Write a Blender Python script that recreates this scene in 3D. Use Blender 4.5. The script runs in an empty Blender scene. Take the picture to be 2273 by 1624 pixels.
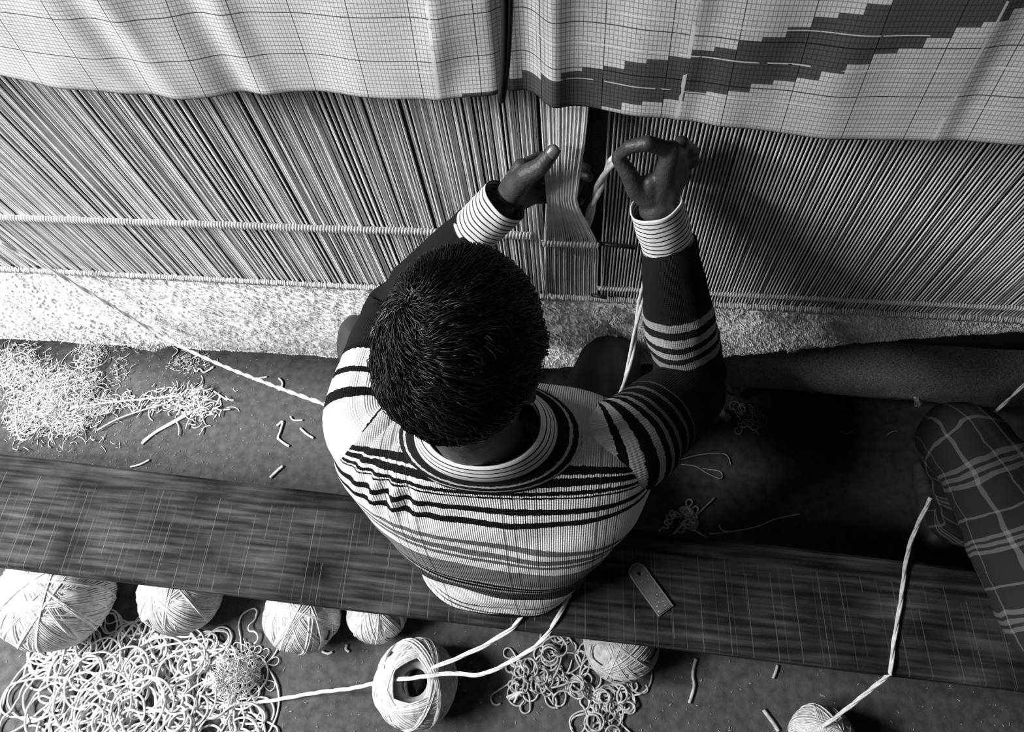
import bpy, math, random
import numpy as np
from mathutils import Vector, Matrix, noise
random.seed(7); np.random.seed(7)
R3 = random.random
U = random.uniform
S = bpy.context.scene
COL = S.collection

# ------------------------------------------------------------------ camera, light, exposure
IMG_W, IMG_H, FPX = 2273, 1624, 1450.0
CAM_Z = 1.70

def cam_setup():
    n = np.array([1270 - IMG_W / 2, 1540 - IMG_H / 2, FPX]); n /= np.linalg.norm(n)
    r = lambda u, v: np.array([u - IMG_W / 2, v - IMG_H / 2, FPX])
    m = np.cross(r(0, 590), r(2273, 703))
    ex = np.cross(m, n); ex /= np.linalg.norm(ex)
    if ex[0] < 0: ex = -ex
    up = -n
    ey = np.cross(up, ex)
    return np.array([ex, ey, up])
AX = cam_setup()
cam_d = bpy.data.cameras.new('camera'); cam = bpy.data.objects.new('camera', cam_d); COL.objects.link(cam)
cam_d.sensor_width = 36.0; cam_d.lens = 36.0 * FPX / IMG_W; cam_d.clip_start = 0.05
M = np.eye(4); M[:3, 0] = AX[:, 0]; M[:3, 1] = -AX[:, 1]; M[:3, 2] = -AX[:, 2]; M[:3, 3] = (0, 0, CAM_Z)
cam.matrix_world = Matrix(M.tolist())
S.camera = cam

world = bpy.data.worlds.new('world'); S.world = world; world.use_nodes = True
world.node_tree.nodes['Background'].inputs[0].default_value = (1, 1, 1, 1)
world.node_tree.nodes['Background'].inputs[1].default_value = 0.035
ld = bpy.data.lights.new('window_daylight', 'AREA'); ld.shape = 'RECTANGLE'; ld.size = 1.9; ld.size_y = 1.0; ld.energy = 690
lo = bpy.data.objects.new('window_daylight', ld); COL.objects.link(lo)
lo.location = (-2.85, -0.50, 3.0)
lo.rotation_euler = (Vector((-0.4, 0.45, 0.5)) - lo.location).to_track_quat('-Z', 'Y').to_euler()
S.view_settings.view_transform = 'Standard'; S.view_settings.look = 'None'
S.view_settings.gamma = 1.0; S.view_settings.use_curve_mapping = False
S.view_settings.exposure = 0.0

# ------------------------------------------------------------------ measuring: a sight line of the photograph met with a plane of the place
def at(u, v, x=None, y=None, z=None):
    d = AX @ np.array([u - IMG_W / 2, v - IMG_H / 2, FPX])
    t = (z - CAM_Z) / d[2] if z is not None else (y / d[1] if y is not None else x / d[0])
    return Vector((t * d[0], t * d[1], CAM_Z + t * d[2]))

# ------------------------------------------------------------------ materials
def mat(name, col=0.5, rough=0.8, var=0.0, vscale=20, bump=0.0, bscale=200, spec=0.3, metal=0.0, stretch=None, detail=6):
    m = bpy.data.materials.new(name); m.use_nodes = True
    nt = m.node_tree; b = nt.nodes['Principled BSDF']
    b.inputs['Base Color'].default_value = (col, col, col, 1)
    b.inputs['Roughness'].default_value = rough
    b.inputs['Specular IOR Level'].default_value = spec
    b.inputs['Metallic'].default_value = metal
    tc = nt.nodes.new('ShaderNodeTexCoord')
    src = tc.outputs['Object']
    if stretch:
        mp = nt.nodes.new('ShaderNodeMapping'); mp.inputs['Scale'].default_value = stretch
        nt.links.new(src, mp.inputs[0]); src = mp.outputs[0]
    if var:
        n = nt.nodes.new('ShaderNodeTexNoise'); n.inputs['Scale'].default_value = vscale; n.inputs['Detail'].default_value = detail
        nt.links.new(src, n.inputs['Vector'])
        r = nt.nodes.new('ShaderNodeMapRange'); r.inputs[1].default_value = 0.3; r.inputs[2].default_value = 0.7
        r.inputs[3].default_value = col * (1 - var); r.inputs[4].default_value = min(1, col * (1 + var))
        nt.links.new(n.outputs['Fac'], r.inputs[0]); nt.links.new(r.outputs[0], b.inputs['Base Color'])
    if bump:
        n2 = nt.nodes.new('ShaderNodeTexNoise'); n2.inputs['Scale'].default_value = bscale; n2.inputs['Detail'].default_value = 3
        nt.links.new(src, n2.inputs['Vector'])
        bp = nt.nodes.new('ShaderNodeBump'); bp.inputs['Strength'].default_value = bump; bp.inputs['Distance'].default_value = 0.002
        nt.links.new(n2.outputs['Fac'], bp.inputs['Height']); nt.links.new(bp.outputs[0], b.inputs['Normal'])
    return m

class NT:
    """small node-math helper"""
    def __init__(s, m): s.m = m; s.nt = m.node_tree; s.b = s.nt.nodes['Principled BSDF']
    def math(s, op, a, b=None, c=None):
        n = s.nt.nodes.new('ShaderNodeMath'); n.operation = op
        for i, x in enumerate((a, b, c)):
            if x is None: continue
            if isinstance(x, (int, float)): n.inputs[i].default_value = x
            else: s.nt.links.new(x, n.inputs[i])
        return n.outputs[0]
    def attr(s, name):
        n = s.nt.nodes.new('ShaderNodeAttribute'); n.attribute_name = name; return n
    def uv(s):
        n = s.nt.nodes.new('ShaderNodeUVMap'); x = s.nt.nodes.new('ShaderNodeSeparateXYZ')
        s.nt.links.new(n.outputs[0], x.inputs[0]); return x.outputs[0], x.outputs[1]
    def objxyz(s):
        n = s.nt.nodes.new('ShaderNodeTexCoord'); x = s.nt.nodes.new('ShaderNodeSeparateXYZ')
        s.nt.links.new(n.outputs['Object'], x.inputs[0]); return x.outputs[0], x.outputs[1], x.outputs[2]
    def noise(s, scale, detail=3, vec=None, fac=True):
        n = s.nt.nodes.new('ShaderNodeTexNoise'); n.inputs['Scale'].default_value = scale; n.inputs['Detail'].default_value = detail
        if vec is None:
            tc = s.nt.nodes.new('ShaderNodeTexCoord'); vec = tc.outputs['Object']
        s.nt.links.new(vec, n.inputs['Vector']); return n.outputs['Fac']
    def mix(s, f, a, b):
        n = s.nt.nodes.new('ShaderNodeMapRange'); n.clamp = True
        s.nt.links.new(f, n.inputs[0])
        for i, x in ((3, a), (4, b)):
            if isinstance(x, (int, float)): n.inputs[i].default_value = x
            else: s.nt.links.new(x, n.inputs[i])
        return n.outputs[0]
    def ramp(s, f, stops, interp='CONSTANT'):
        n = s.nt.nodes.new('ShaderNodeValToRGB'); n.color_ramp.interpolation = interp
        e = n.color_ramp.elements
        e[0].position = stops[0][0]; e[0].color = (stops[0][1],) * 3 + (1,)
        e[1].position = stops[1][0]; e[1].color = (stops[1][1],) * 3 + (1,)
        for p, c in stops[2:]:
            k = e.new(p); k.color = (c, c, c, 1)
        s.nt.links.new(f, n.inputs[0]); return n.outputs[0]
    def color(s, x): s.nt.links.new(x, s.b.inputs['Base Color'])
    def bump(s, h, strength=0.5, dist=0.002):
        bp = s.nt.nodes.new('ShaderNodeBump'); bp.inputs['Strength'].default_value = strength; bp.inputs['Distance'].default_value = dist
        s.nt.links.new(h, bp.inputs['Height']); s.nt.links.new(bp.outputs[0], s.b.inputs['Normal'])

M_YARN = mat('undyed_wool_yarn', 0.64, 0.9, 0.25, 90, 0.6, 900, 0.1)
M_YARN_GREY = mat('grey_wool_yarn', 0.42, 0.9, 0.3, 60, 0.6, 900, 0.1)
M_WARP = mat('cotton_warp', 0.84, 0.75, 0.14, 40, 0.5, 900, 0.15)
M_BACKCLOTH = mat('dark_backing', 0.03, 0.9, 0.3, 30, 0.0)
M_SKIN = mat('dark_skin', 0.045, 0.5, 0.35, 45, 0.5, 260, 0.5)
M_NAIL = mat('fingernail', 0.12, 0.3, 0.1, 60, 0, 1, 0.5)
M_HAIR = mat('black_hair', 0.006, 0.40, 0.4, 90, 0.0, 1, 0.5)
M_TROUSER = mat('dark_trousers', 0.035, 0.75, 0.2, 40, 0.35, 700, 0.25)
M_CORD = mat('black_cord', 0.006, 0.7, 0.2, 80, 0.4, 900, 0.3)
M_IRON = mat('dark_iron', 0.02, 0.4, 0.3, 100, 0.2, 300, 0.5)
M_BEAM = mat('beam_wood', 0.06, 0.8, 0.4, 12, 0.3, 60)
M_DARKWALL = mat('dark_wall', 0.03, 0.95, 0.3, 4, 0.3, 40)
M_FOIL = mat('crumpled_wrapper', 0.30, 0.35, 0.3, 60, 0.0, 1, 0.6)
M_EYE = mat('eye', 0.4, 0.2, 0, 1, 0, 1, 0.5)

# ------------------------------------------------------------------ mesh helpers
def link(name, me, parent=None):
    o = bpy.data.objects.new(name, me); COL.objects.link(o)
    if parent is not None:
        o.parent = parent
        top = Matrix.Identity(4); p = parent
        while p is not None:
            top = Matrix.Translation(p.location) @ top if p.type == 'EMPTY' else top
            p = p.parent
        o.matrix_parent_inverse = top.inverted()
    return o

def obj(name, geo, m, parent=None, smooth=True, uv=None, attrs=None):
    vs, fs = geo
    me = bpy.data.meshes.new(name)
    me.from_pydata([tuple(v) for v in vs], [], [tuple(f) for f in fs])
    if isinstance(m, (list, tuple)):
        for k in m: me.materials.append(k)
    else: me.materials.append(m)
    if smooth: me.polygons.foreach_set('use_smooth', [True] * len(me.polygons))
    if uv is not None:
        l = me.uv_layers.new(name='UVMap')
        li = np.empty(len(me.loops), dtype=np.int32); me.loops.foreach_get('vertex_index', li)
        l.data.foreach_set('uv', np.asarray(uv, dtype=np.float32)[li].ravel())
    if attrs:
        for k, a in attrs.items():
            t = me.attributes.new(k, 'FLOAT', 'POINT'); t.data.foreach_set('value', np.asarray(a, dtype=np.float32))
    me.update()
    return link(name, me, parent)

def empty(name, loc, label, cat, group=None):
    o = bpy.data.objects.new(name, None); COL.objects.link(o); o.location = loc; o.empty_display_size = 0.05
    return tag(o, label, cat, group)

def tag(o, label=None, cat=None, group=None, kind=None):
    if label: o['label'] = label
    if cat: o['category'] = cat
    if group: o['group'] = group
    if kind: o['kind'] = kind
    return o

class Geo:
    def __init__(s): s.v = []; s.f = []
    def add(s, vf):
        n = len(s.v); v, f = vf
        s.v.extend([tuple(x) for x in v]); s.f.extend([tuple(i + n for i in q) for q in f]); return s
    @property
    def g(s): return (s.v, s.f)

def spline(pts, n=8, closed=False):
    P = [Vector(p) for p in pts]; out = []
    N = len(P)
    rng = range(N) if closed else range(N - 1)
    for i in rng:
        if closed: p0, p1, p2, p3 = P[(i - 1) % N], P[i], P[(i + 1) % N], P[(i + 2) % N]
        else: p0, p1, p2, p3 = P[max(i - 1, 0)], P[i], P[i + 1], P[min(i + 2, N - 1)]
        for k in range(n):
            t = k / n; t2 = t * t; t3 = t2 * t
            out.append(0.5 * ((2 * p1) + (-p0 + p2) * t + (2 * p0 - 5 * p1 + 4 * p2 - p3) * t2 + (-p0 + 3 * p1 - 3 * p2 + p3) * t3))
    if not closed: out.append(P[-1].copy())
    return out

def frames(pts, closed=False):
    N = len(pts); T = []
    for i in range(N):
        a = pts[(i - 1) % N] if (closed or i > 0) else pts[0]
        b = pts[(i + 1) % N] if (closed or i < N - 1) else pts[-1]
        d = b - a
        T.append(d.normalized() if d.length > 1e-9 else Vector((0, 0, 1)))
    ref = Vector((0, 0, 1)) if abs(T[0].z) < 0.9 else Vector((1, 0, 0))
    n = (ref - T[0] * ref.dot(T[0])).normalized(); F = []
    for t in T:
        n = n - t * n.dot(t)
        n = n.normalized() if n.length > 1e-6 else t.orthogonal().normalized()
        F.append((t, n, t.cross(n)))
    return F

def tube(pts, r, sides=5, closed=False, cap=True):
    pts = [Vector(p) for p in pts]; N = len(pts); F = frames(pts, closed)
    rr = r if hasattr(r, '__len__') else [r] * N
    v = []; f = []
    for i in range(N):
        for k in range(sides):
            a = 2 * math.pi * k / sides
            v.append(pts[i] + (F[i][1] * math.cos(a) + F[i][2] * math.sin(a)) * rr[i])
    for i in range(N if closed else N - 1):
        j = (i + 1) % N
        for k in range(sides):
            l = (k + 1) % sides
            f.append((i * sides + k, i * sides + l, j * sides + l, j * sides + k))
    if cap and not closed:
        f.append(tuple(range(sides - 1, -1, -1))); f.append(tuple((N - 1) * sides + k for k in range(sides)))
    return v, f

def yarn(pts, r, plies=2, twist=90, n=8, sides=5, loose=1.0):
    """plied strand: plies helices around a spline"""
    c = spline(pts, n); F = frames(c); g = Geo()
    if plies == 1: return tube(c, r, sides)
    L = [0]
    for i in range(1, len(c)): L.append(L[-1] + (c[i] - c[i - 1]).length)
    for p in range(plies):
        q = []
        for i in range(len(c)):
            a = L[i] * twist + 2 * math.pi * p / plies
            q.append(c[i] + (F[i][1] * math.cos(a) + F[i][2] * math.sin(a)) * r * loose)
        g.add(tube(q, r, sides))
    return g.g

def sphere(c, r, nu=14, nv=9):
    c = Vector(c); r = Vector(r) if hasattr(r, '__len__') else Vector((r, r, r))
    v = [c + Vector((0, 0, r.z))]; f = []
    for j in range(1, nv):
        th = math.pi * j / nv
        for i in range(nu):
            ph = 2 * math.pi * i / nu
            v.append(c + Vector((r.x * math.sin(th) * math.cos(ph), r.y * math.sin(th) * math.sin(ph), r.z * math.cos(th))))
    v.append(c - Vector((0, 0, r.z)))
    for i in range(nu): f.append((0, 1 + i, 1 + (i + 1) % nu))
    for j in range(nv - 2):
        for i in range(nu):
            a = 1 + j * nu; b = a + nu
            f.append((a + i, b + i, b + (i + 1) % nu, a + (i + 1) % nu))
    a = 1 + (nv - 2) * nu; e = len(v) - 1
    for i in range(nu): f.append((a + i, e, a + (i + 1) % nu))
    return v, f

def limb(pts, rad, sides=14):
    """closed volumes: a ball on each joint, a frustum on each bone"""
    g = Geo()
    for p, r in zip(pts, rad): g.add(sphere(p, r))
    for i in range(len(pts) - 1): g.add(tube([pts[i], pts[i + 1]], [rad[i], rad[i + 1]], sides))
    return g.g

def box(c, s, rz=0.0):
    c = Vector(c); rot = Matrix.Rotation(rz, 3, 'Z')
    v = [c + rot @ Vector((x * s[0] / 2, y * s[1] / 2, z * s[2] / 2)) for x in (-1, 1) for y in (-1, 1) for z in (-1, 1)]
    return v, [(0, 1, 3, 2), (4, 6, 7, 5), (0, 4, 5, 1), (2, 3, 7, 6), (0, 2, 6, 4), (1, 5, 7, 3)]

def remesh(geo, voxel, smooth=5, fac=0.5):
    me = bpy.data.meshes.new('tmp'); me.from_pydata([tuple(v) for v in geo[0]], [], [tuple(f) for f in geo[1]])
    o = bpy.data.objects.new('tmp', me); COL.objects.link(o)
    m = o.modifiers.new('r', 'REMESH'); m.mode = 'VOXEL'; m.voxel_size = voxel
    m2 = o.modifiers.new('s', 'SMOOTH'); m2.factor = fac; m2.iterations = smooth
    dg = bpy.context.evaluated_depsgraph_get()
    out = bpy.data.meshes.new_from_object(o.evaluated_get(dg), depsgraph=dg)
    bpy.data.objects.remove(o); bpy.data.meshes.remove(me)
    return out

def body_obj(name, geo, m, parent, voxel, smooth=5):
    me = remesh(geo, voxel, smooth); me.name = name
    me.materials.clear(); me.materials.append(m)
    me.polygons.foreach_set('use_smooth', [True] * len(me.polygons)); me.update()
    return link(name, me, parent)

def lerp_tab(tab, x):
    if x <= tab[0][0]: return tab[0][1]
    for (a, p), (b, q) in zip(tab, tab[1:]):
        if x <= b: return p + (q - p) * (x - a) / (b - a)
    return tab[-1][1]

def nz(x, y, z=0.0): return noise.noise(Vector((x, y, z)))

# ------------------------------------------------------------------ setting: floor and wall
def grid(x0, x1, y0, y1, nx, ny, fn):
    v = []; f = []
    for j in range(ny + 1):
        for i in range(nx + 1):
            v.append(fn(x0 + (x1 - x0) * i / nx, y0 + (y1 - y0) * j / ny))
    for j in range(ny):
        for i in range(nx):
            a = j * (nx + 1) + i; f.append((a, a + 1, a + nx + 2, a + nx + 1))
    return v, f

M_FLOOR = mat('concrete_floor', 0.2, 0.85)
h = NT(M_FLOOR)
n1 = h.noise(3.0, 5); n2 = h.noise(45, 6); n3 = h.noise(420, 2)
c = h.math('ADD', h.math('MULTIPLY', h.mix(n1, 0.6, 1.4), 0.058), h.math('MULTIPLY', h.math('SUBTRACT', n2, 0.5), 0.11))
c = h.math('ADD', c, h.math('MULTIPLY', h.math('GREATER_THAN', n3, 0.69), 0.09))
h.color(h.math('MAXIMUM', c, 0.02))
h.bump(h.math('ADD', h.math('MULTIPLY', n2, 1.0), h.math('MULTIPLY', n3, 0.5)), 0.45, 0.004)
tag(obj('floor', box((0, 0.3, -0.03), (5.6, 4.4, 0.06)), M_FLOOR, smooth=False), kind='structure')
WX, WT = -2.34, .12     # unseen left wall, added so its tall window limits daylight towards the right
g = Geo()
for c0, s0 in (((WX, 0.3, .4), (WT, 4.4, .8)), ((WX, .3, 2.94), (WT, 4.4, .72)), ((WX, -1.75, 1.75), (WT, .5, 1.9)), ((WX, 1.54, 1.75), (WT, 1.92, 1.9))): g.add(box(c0, s0))
tag(obj('unseen_wall_left', g.g, M_DARKWALL, smooth=False), kind='structure')
win = obj('window_1', box((WX, -.46, .79), (WT + .08, 2.12, .03)), M_BEAM, smooth=False); tag(win, kind='structure')
for c0, s0 in (((WX, -1.48, 1.75), (WT, .04, 1.9)), ((WX, .56, 1.75), (WT, .04, 1.9)), ((WX, -.46, 2.56), (WT, 2.0, .04))):
    obj('window_frame', box(c0, s0), M_BEAM, win, smooth=False)
tag(obj('wall_back', box((0, 1.75, 1.25), (5.6, 0.1, 2.5)), M_DARKWALL, smooth=False), kind='structure')

# ------------------------------------------------------------------ loom: warp, beam, backing
YW = 0.70           # plane of the warp
Z_FELL = 0.611
loom = empty('loom', (0, 0.8, 0), 'upright carpet loom strung with pale cotton warp threads', 'loom')
g = Geo()
back = Geo()
x = -1.9
while x < 1.35:
    right = max(0.0, min(1.0, (x + 0.15) / 0.2))
    pitch = 0.0056 if right > 0.5 else 0.0054
    jit = 0.0003 if right > 0.5 else 0.0013
    xx = x + U(-jit, jit)
    skip_pulled = -0.099 < x < 0.004      # these are the ones drawn forward by the hand
    if not skip_pulled:
        dx = U(-jit, jit) * 1.5
        r = 0.00155 if right > 0.5 else U(0.0013, 0.0018)
        yj = YW + (U(-0.0015, 0.0015) if right > 0.5 else U(-0.003, 0.004))
        g.add(tube([(xx, yj, Z_FELL - 0.01), (xx + dx * 0.4, yj, 0.8), (xx + dx, yj + 0.002, 1.15), (xx + dx * 1.2, yj + 0.004, 1.75)], r, 5, cap=False))
    if right < 0.5 and x < -0.1:
        if R3() < 0.8:
            xb = x + 0.0028 + U(-0.0015, 0.0015)
            back.add(tube([(xb, YW + 0.012, Z_FELL - 0.01), (xb + U(-.002, .002), YW + 0.022, 1.1), (xb, YW + 0.02, 1.75)], 0.0014, 4, cap=False))
    elif not skip_pulled and x < -.1:
        xb = x + 0.0028
        back.add(tube([(xb, YW + 0.016, Z_FELL - 0.01), (xb, YW + 0.03, 1.75)], 0.0012, 4, cap=False))
    x += pitch
tag(obj('warp_threads', g.g, M_WARP, loom), kind='stuff')
tag(obj('rear_warp_threads', back.g, M_WARP, loom), kind='stuff')
# the bunch pulled towards the weaver
g = Geo()
NB = 24
for i in range(NB):
    t = i / (NB - 1)
    xf = -0.099 + 0.098 * t
    xk = -0.093 + 0.086 * t             # at the knotted row
    xm = -0.083 + 0.046 * t             # in the hand
    xt = -0.086 + 0.060 * t
    y0 = U(-.0012, .0012)
    pts = [(xf, YW, Z_FELL - 0.01), (xf * .6 + xk * .4, YW - 0.006 + y0, 0.70), (xk, YW - 0.016 + y0, 0.797), (xm, YW - 0.05 + y0, 0.93), (xm, YW - 0.055 + y0, 0.99), (xt, YW - 0.04 + y0, 1.14), (xt - 0.005 + 0.01 * t, YW - 0.005, 1.6)]
    g.add(tube(spline(pts, 5), 0.0015, 5, cap=False))
tag(obj('pulled_warp_threads', g.g, M_WARP, loom), kind='stuff')
# stray threads in the two gaps
for k, (xa, xb_) in enumerate(((-0.1005, -0.1085), (0.0075, -0.003), (-0.1, -0.091))):
    pts = [(xa, YW - .004, Z_FELL), (xa * .5 + xb_ * .5, YW - 0.012, .8), (xb_ + .004, YW - .02, 0.96), (xb_, YW - .005, 1.5)]
    obj('warp_thread', tube(spline(pts, 4), 0.0016, 5), M_WARP, loom)
# backing
M_BACK = mat('dark_woven_backing', 0.02, 0.9)
h = NT(M_BACK); ox, oy, oz = h.objxyz()
w = h.math('MULTIPLY', h.math('SINE', h.math('MULTIPLY', ox, 1300.0)), h.math('SINE', h.math('MULTIPLY', oz, 1300.0)))
h.color(h.mix(w, 0.012, 0.028)); h.bump(w, 0.6, 0.002)
obj('backing_cloth', box((0, YW + 0.075, 1.15), (4.0, 0.006, 1.2)), M_BACK, loom, smooth=False)
# beam, uprights
obj('cloth_beam', tube([(-2.2, YW + 0.115, 0.44), (2.0, YW + 0.115, 0.44)], 0.075, 28), M_BEAM, loom)
for xx in (-2.15, 1.95):
    obj('upright', box((xx, YW + 0.115, 0.95), (0.12, 0.12, 1.9)), M_BEAM, loom, smooth=False)
obj('top_beam', tube([(-2.2, YW + 0.115, 1.8), (2.0, YW + 0.115, 1.8)], 0.075, 24), M_BEAM, loom)

# knotted weft chain tied across the warp
def chain(name, x0, x1, zfn, y, r, pitch, amp, m, parent):
    q = []; g = Geo(); x = x0; k = 0
    while x < x1:
        a = k * 2 * math.pi / 6
        j = 1 + 0.35 * nz(x * 40, 3.1)
        q.append(Vector((x, y + amp * math.sin(a) * 0.7, zfn(x) + amp * j * math.cos(a)))); x += pitch / 6; k += 1
    g.add(tube(q, r, 5))
    core = [Vector((x0 + (x1 - x0) * i / 60, y, zfn(x0 + (x1 - x0) * i / 60))) for i in range(61)]
    g.add(tube(core, amp * 0.75, 6))
    o = obj(name, g.g, m, parent); o['kind'] = 'stuff'; return o
zw = lambda x: 0.79 + 0.010 * (x + 1.15) / 1.12 + 0.0015 * nz(x * 5, 0)
chain('weft_chain', -1.5, -0.115, zw, YW - 0.006, 0.0022, 0.0058, 0.0065, M_YARN, loom)
chain('weft_chain', -0.099, -0.003, lambda x: zw(x) - .001, YW - 0.02, 0.0023, 0.0056, 0.0055, M_YARN, loom)
obj('knotting_rod', tube([(-0.004, YW - 0.014, 0.796), (0.058, YW - 0.016, 0.790)], 0.004, 8), M_IRON, loom)
obj('pile_gauge', tube([at(1314, 654, y=.685), at(1347, 661, y=.68)], 0.0035, 8), M_IRON, loom)

# ------------------------------------------------------------------ carpet being woven
M_PILE = mat('carpet_pile', 0.80, 0.95, 0.20, 200, 0.8, 420, 0.05)
carpet = empty('carpet', (0, 0.69, 0.33), 'thick pale wool carpet growing at the foot of the warp', 'carpet')
EDGE = [(-2.2, .315), (-1.55, .325), (-0.6, .341), (-.12, .354), (.08, .385), (.27, .44), (.5, .515), (.78, .583), (1.6, .60)]
def carpet_pt(x, t):
    """t 0 at the fell, 1 at the visible lower turn, up to 1.5 behind"""
    ze = lerp_tab(EDGE, x); ht = Z_FELL - ze
    bulge = 0.03 * min(1, ht / 0.25)
    if t <= 1: z = Z_FELL - ht * t; y = YW - 0.004 - bulge * math.sin(math.pi * min(1, t) * 0.62)
    else:
        a = (t - 1) / 0.5 * math.pi * 0.75; rr = 0.035
        y0 = YW - 0.004 - bulge * math.sin(math.pi * 0.62)
        z = ze - rr * math.sin(a) * .6; y = y0 + rr * (1 - math.cos(a))
    d = 0.004 * nz(x * 14, z * 14, 1) + 0.0025 * nz(x * 60, z * 60, 2)
    # diagonal fold at the far left
    xf = -1.35 + (0.6 - z) * 0.9
    fold = math.exp(-((x - xf) / 0.022) ** 2) * 0.035 * max(0, min(1, t * 3)) * max(0, 1 - abs(t - .5) * 1.1)
    fold2 = math.exp(-((x - xf - .04) / 0.025) ** 2) * 0.022 * max(0, min(1, t * 3)) * max(0, 1 - abs(t - .5) * 1.1)
    return Vector((x, y + d - fold + fold2, z))
v, f = grid(-2.1, 1.7, 0, 1.5, 520, 60, carpet_pt)
obj('pile_surface', (v, f), M_PILE, carpet)
# tufts standing out of the pile
vs = []; fs = []
for k in range(30000):
    x = U(-1.65, 1.0); t = U(0.03, 1.2) if k % 4 else U(0.9, 1.2)
    p = carpet_pt(x, t); L = U(.003, .006); w = U(.0012, .0022)
    d = Vector((U(-.5, .5), -1.0, U(-.7, .5))).normalized()
    if t > 1: d = Vector((U(-.4, .4), -.6, -.8)).normalized()
    s1 = d.orthogonal().normalized() * w; s2 = d.cross(s1).normalized() * w
    n = len(vs)
    vs += [p + s1, p - s1 * .5 + s2 * .87, p - s1 * .5 - s2 * .87, p + d * L + s1 * .6, p + d * L - s1 * .3 + s2 * .5, p + d * L - s1 * .3 - s2 * .5]
    fs += [(n, n + 1, n + 4, n + 3), (n + 1, n + 2, n + 5, n + 4), (n + 2, n, n + 3, n + 5), (n + 3, n + 4, n + 5)]
tag(obj('pile_tufts', (vs, fs), M_PILE, carpet, smooth=False), kind='stuff')
# the bound last row along the fell
g = Geo(); x = -1.7
while x < 1.0:
    zz = Z_FELL + 0.002
    g.add(tube([(x, YW - .006, zz + U(.003, .007)), (x + U(-.001, .001), YW - U(.010, .014), zz - .001), (x + U(-.002, .002), YW - .009, zz - U(.008, .012))], U(.0014, .0021), 4))
    x += U(.0032, .0046)
tag(obj('fell_knots', g.g, M_YARN, carpet), kind='stuff')
chain('selvedge_cord', 0.0, 1.0, lambda x: Z_FELL + .034, YW - .005, .0019, .005, .0042, M_YARN, carpet)
# unclipped clumps in the middle
for u, v_, s in ((1330, 690, .016), (1366, 705, .018), (1340, 730, .014), (1362, 745, .014), (1325, 715, .012), (1645, 688, .007), (1770, 698, .009), (1835, 735, .010), (1762, 765, .012), (1432, 780, .012), (1290, 772, .010)):
    c0 = at(u, v_, y=YW - .03); g = Geo()
    for k in range(40):
        a = U(0, 6.28); q = c0 + Vector((s * .6 * math.cos(a) * R3(), 0, s * U(-1, 1)))
        d = Vector((U(-.7, .7), -1, U(-1.2, .4))).normalized() * U(.008, .014)
        g.add(tube([q, q + d * .6 + Vector((0, 0, U(-.002, .002))), q + d + Vector((U(-.003, .003), 0, U(-.004, 0)))], .0013, 4))
    tag(obj('unclipped_tuft', g.g, M_YARN, carpet), kind='stuff')

# rolled finished carpet lying low at the right
def roll_pt(x, a):
    r = 0.070 + 0.028 * max(0, min(1, (x - .3) / .6)) + 0.004 * nz(x * 9, a * 3, 4) + 0.002 * nz(x * 60, a * 20, 5)
    if x < .27: r *= max(.02, math.sqrt(max(0, 1 - ((.27 - x) / .07) ** 2)))
    return Vector((x, .84 + r * math.cos(a), .125 + .03 * max(0, min(1, (x - .3) / .6)) + .0 + r * math.sin(a) * 1.05))
v, f = grid(.2, 1.7, 0, 2 * math.pi, 260, 60, roll_pt)
M_PILE2 = mat('shaded_roll_pile', 0.2, 0.95, 0.6, 300, 1.0, 500, 0.05)  # darker copy of the carpet pile, shade put into the colour
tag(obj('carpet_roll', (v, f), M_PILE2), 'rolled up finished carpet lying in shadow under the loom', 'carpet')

# ------------------------------------------------------------------ squared pattern sheet hung over the warp
PE = [(-1.25, 1.20), (-.90, 1.187), (-.777, 1.173), (-.711, 1.160), (-.635, 1.151), (-.526, 1.144), (-.364, 1.143), (-.276, 1.144), (-.191, 1.148), (-.130, 1.152), (-.055, 1.136), (.052, 1.123), (.101, 1.115), (.187, 1.103), (.267, 1.095), (.344, 1.092), (.479, 1.090), (.8, 1.088)]
CW, CH = 0.00475, 0.0051
PX0 = -1.15
NA, NBR = 380, 58
BU = [(-.30, 1.137), (-.28, 1.137), (-.197, 1.149), (-.135, 1.159), (-.074, 1.172), (-.009, 1.182), (.046, 1.193), (.088, 1.199), (.128, 1.207), (.168, 1.216), (.206, 1.228), (.262, 1.246), (.299, 1.257), (.65, 1.37)]
BL = [(-.3, 1.09), (-.1, 1.12), (-.064, 1.128), (-.024, 1.133), (.016, 1.138), (.058, 1.144), (.135, 1.156), (.177, 1.163), (.219, 1.172), (.255, 1.183), (.291, 1.196), (.327, 1.209), (.361, 1.221), (.395, 1.232), (.65, 1.32)]
def paper_pt(i, j):
    x = PX0 + i * CW; b = j * CH
    ze = lerp_tab(PE, x) ; w = math.exp(-b / 0.35)
    z = ze * w + 1.13 * (1 - w) + b * 0.97
    y = 0.628 + b * 0.20
    gs = lambda c, s: math.exp(-((x - c) / s) ** 2)
    # folds and waves
    y += -0.010 * gs(-.068 , .016) + 0.012 * gs(-.100, .022) + 0.006 * gs(-.125, .006)
    y += 0.008 * math.sin(x * 13 + b * 5) * min(1, max(0, (-x - .1) / .2))
    y += -0.0025 * gs(-.205 + b * .1, .012) + .002 * gs(-.235 + b * .1, .018)
    y += -0.004 * gs(-.545 - b * .25, .018) + .004 * gs(-.585 - b * .25, .02) - 0.004 * gs(-.43 - b * .15, .018) + .005 * gs(-.465 - b * .15, .02)
    y += -0.0015 * gs(.085, .012) + .0015 * gs(.105, .018) - .0012 * gs(.385, .012) + .001 * gs(.4, .014)
    y += 0.011 * nz(x * 6, b * 5, 8) + 0.0035 * nz(x * 18, b * 12, 9)
    return Vector((x, y, z))
vs = [paper_pt(i, j) for j in range(NBR + 1) for i in range(NA + 1)]
uvs = [(i, j) for j in range(NBR + 1) for i in range(NA + 1)]
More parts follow.
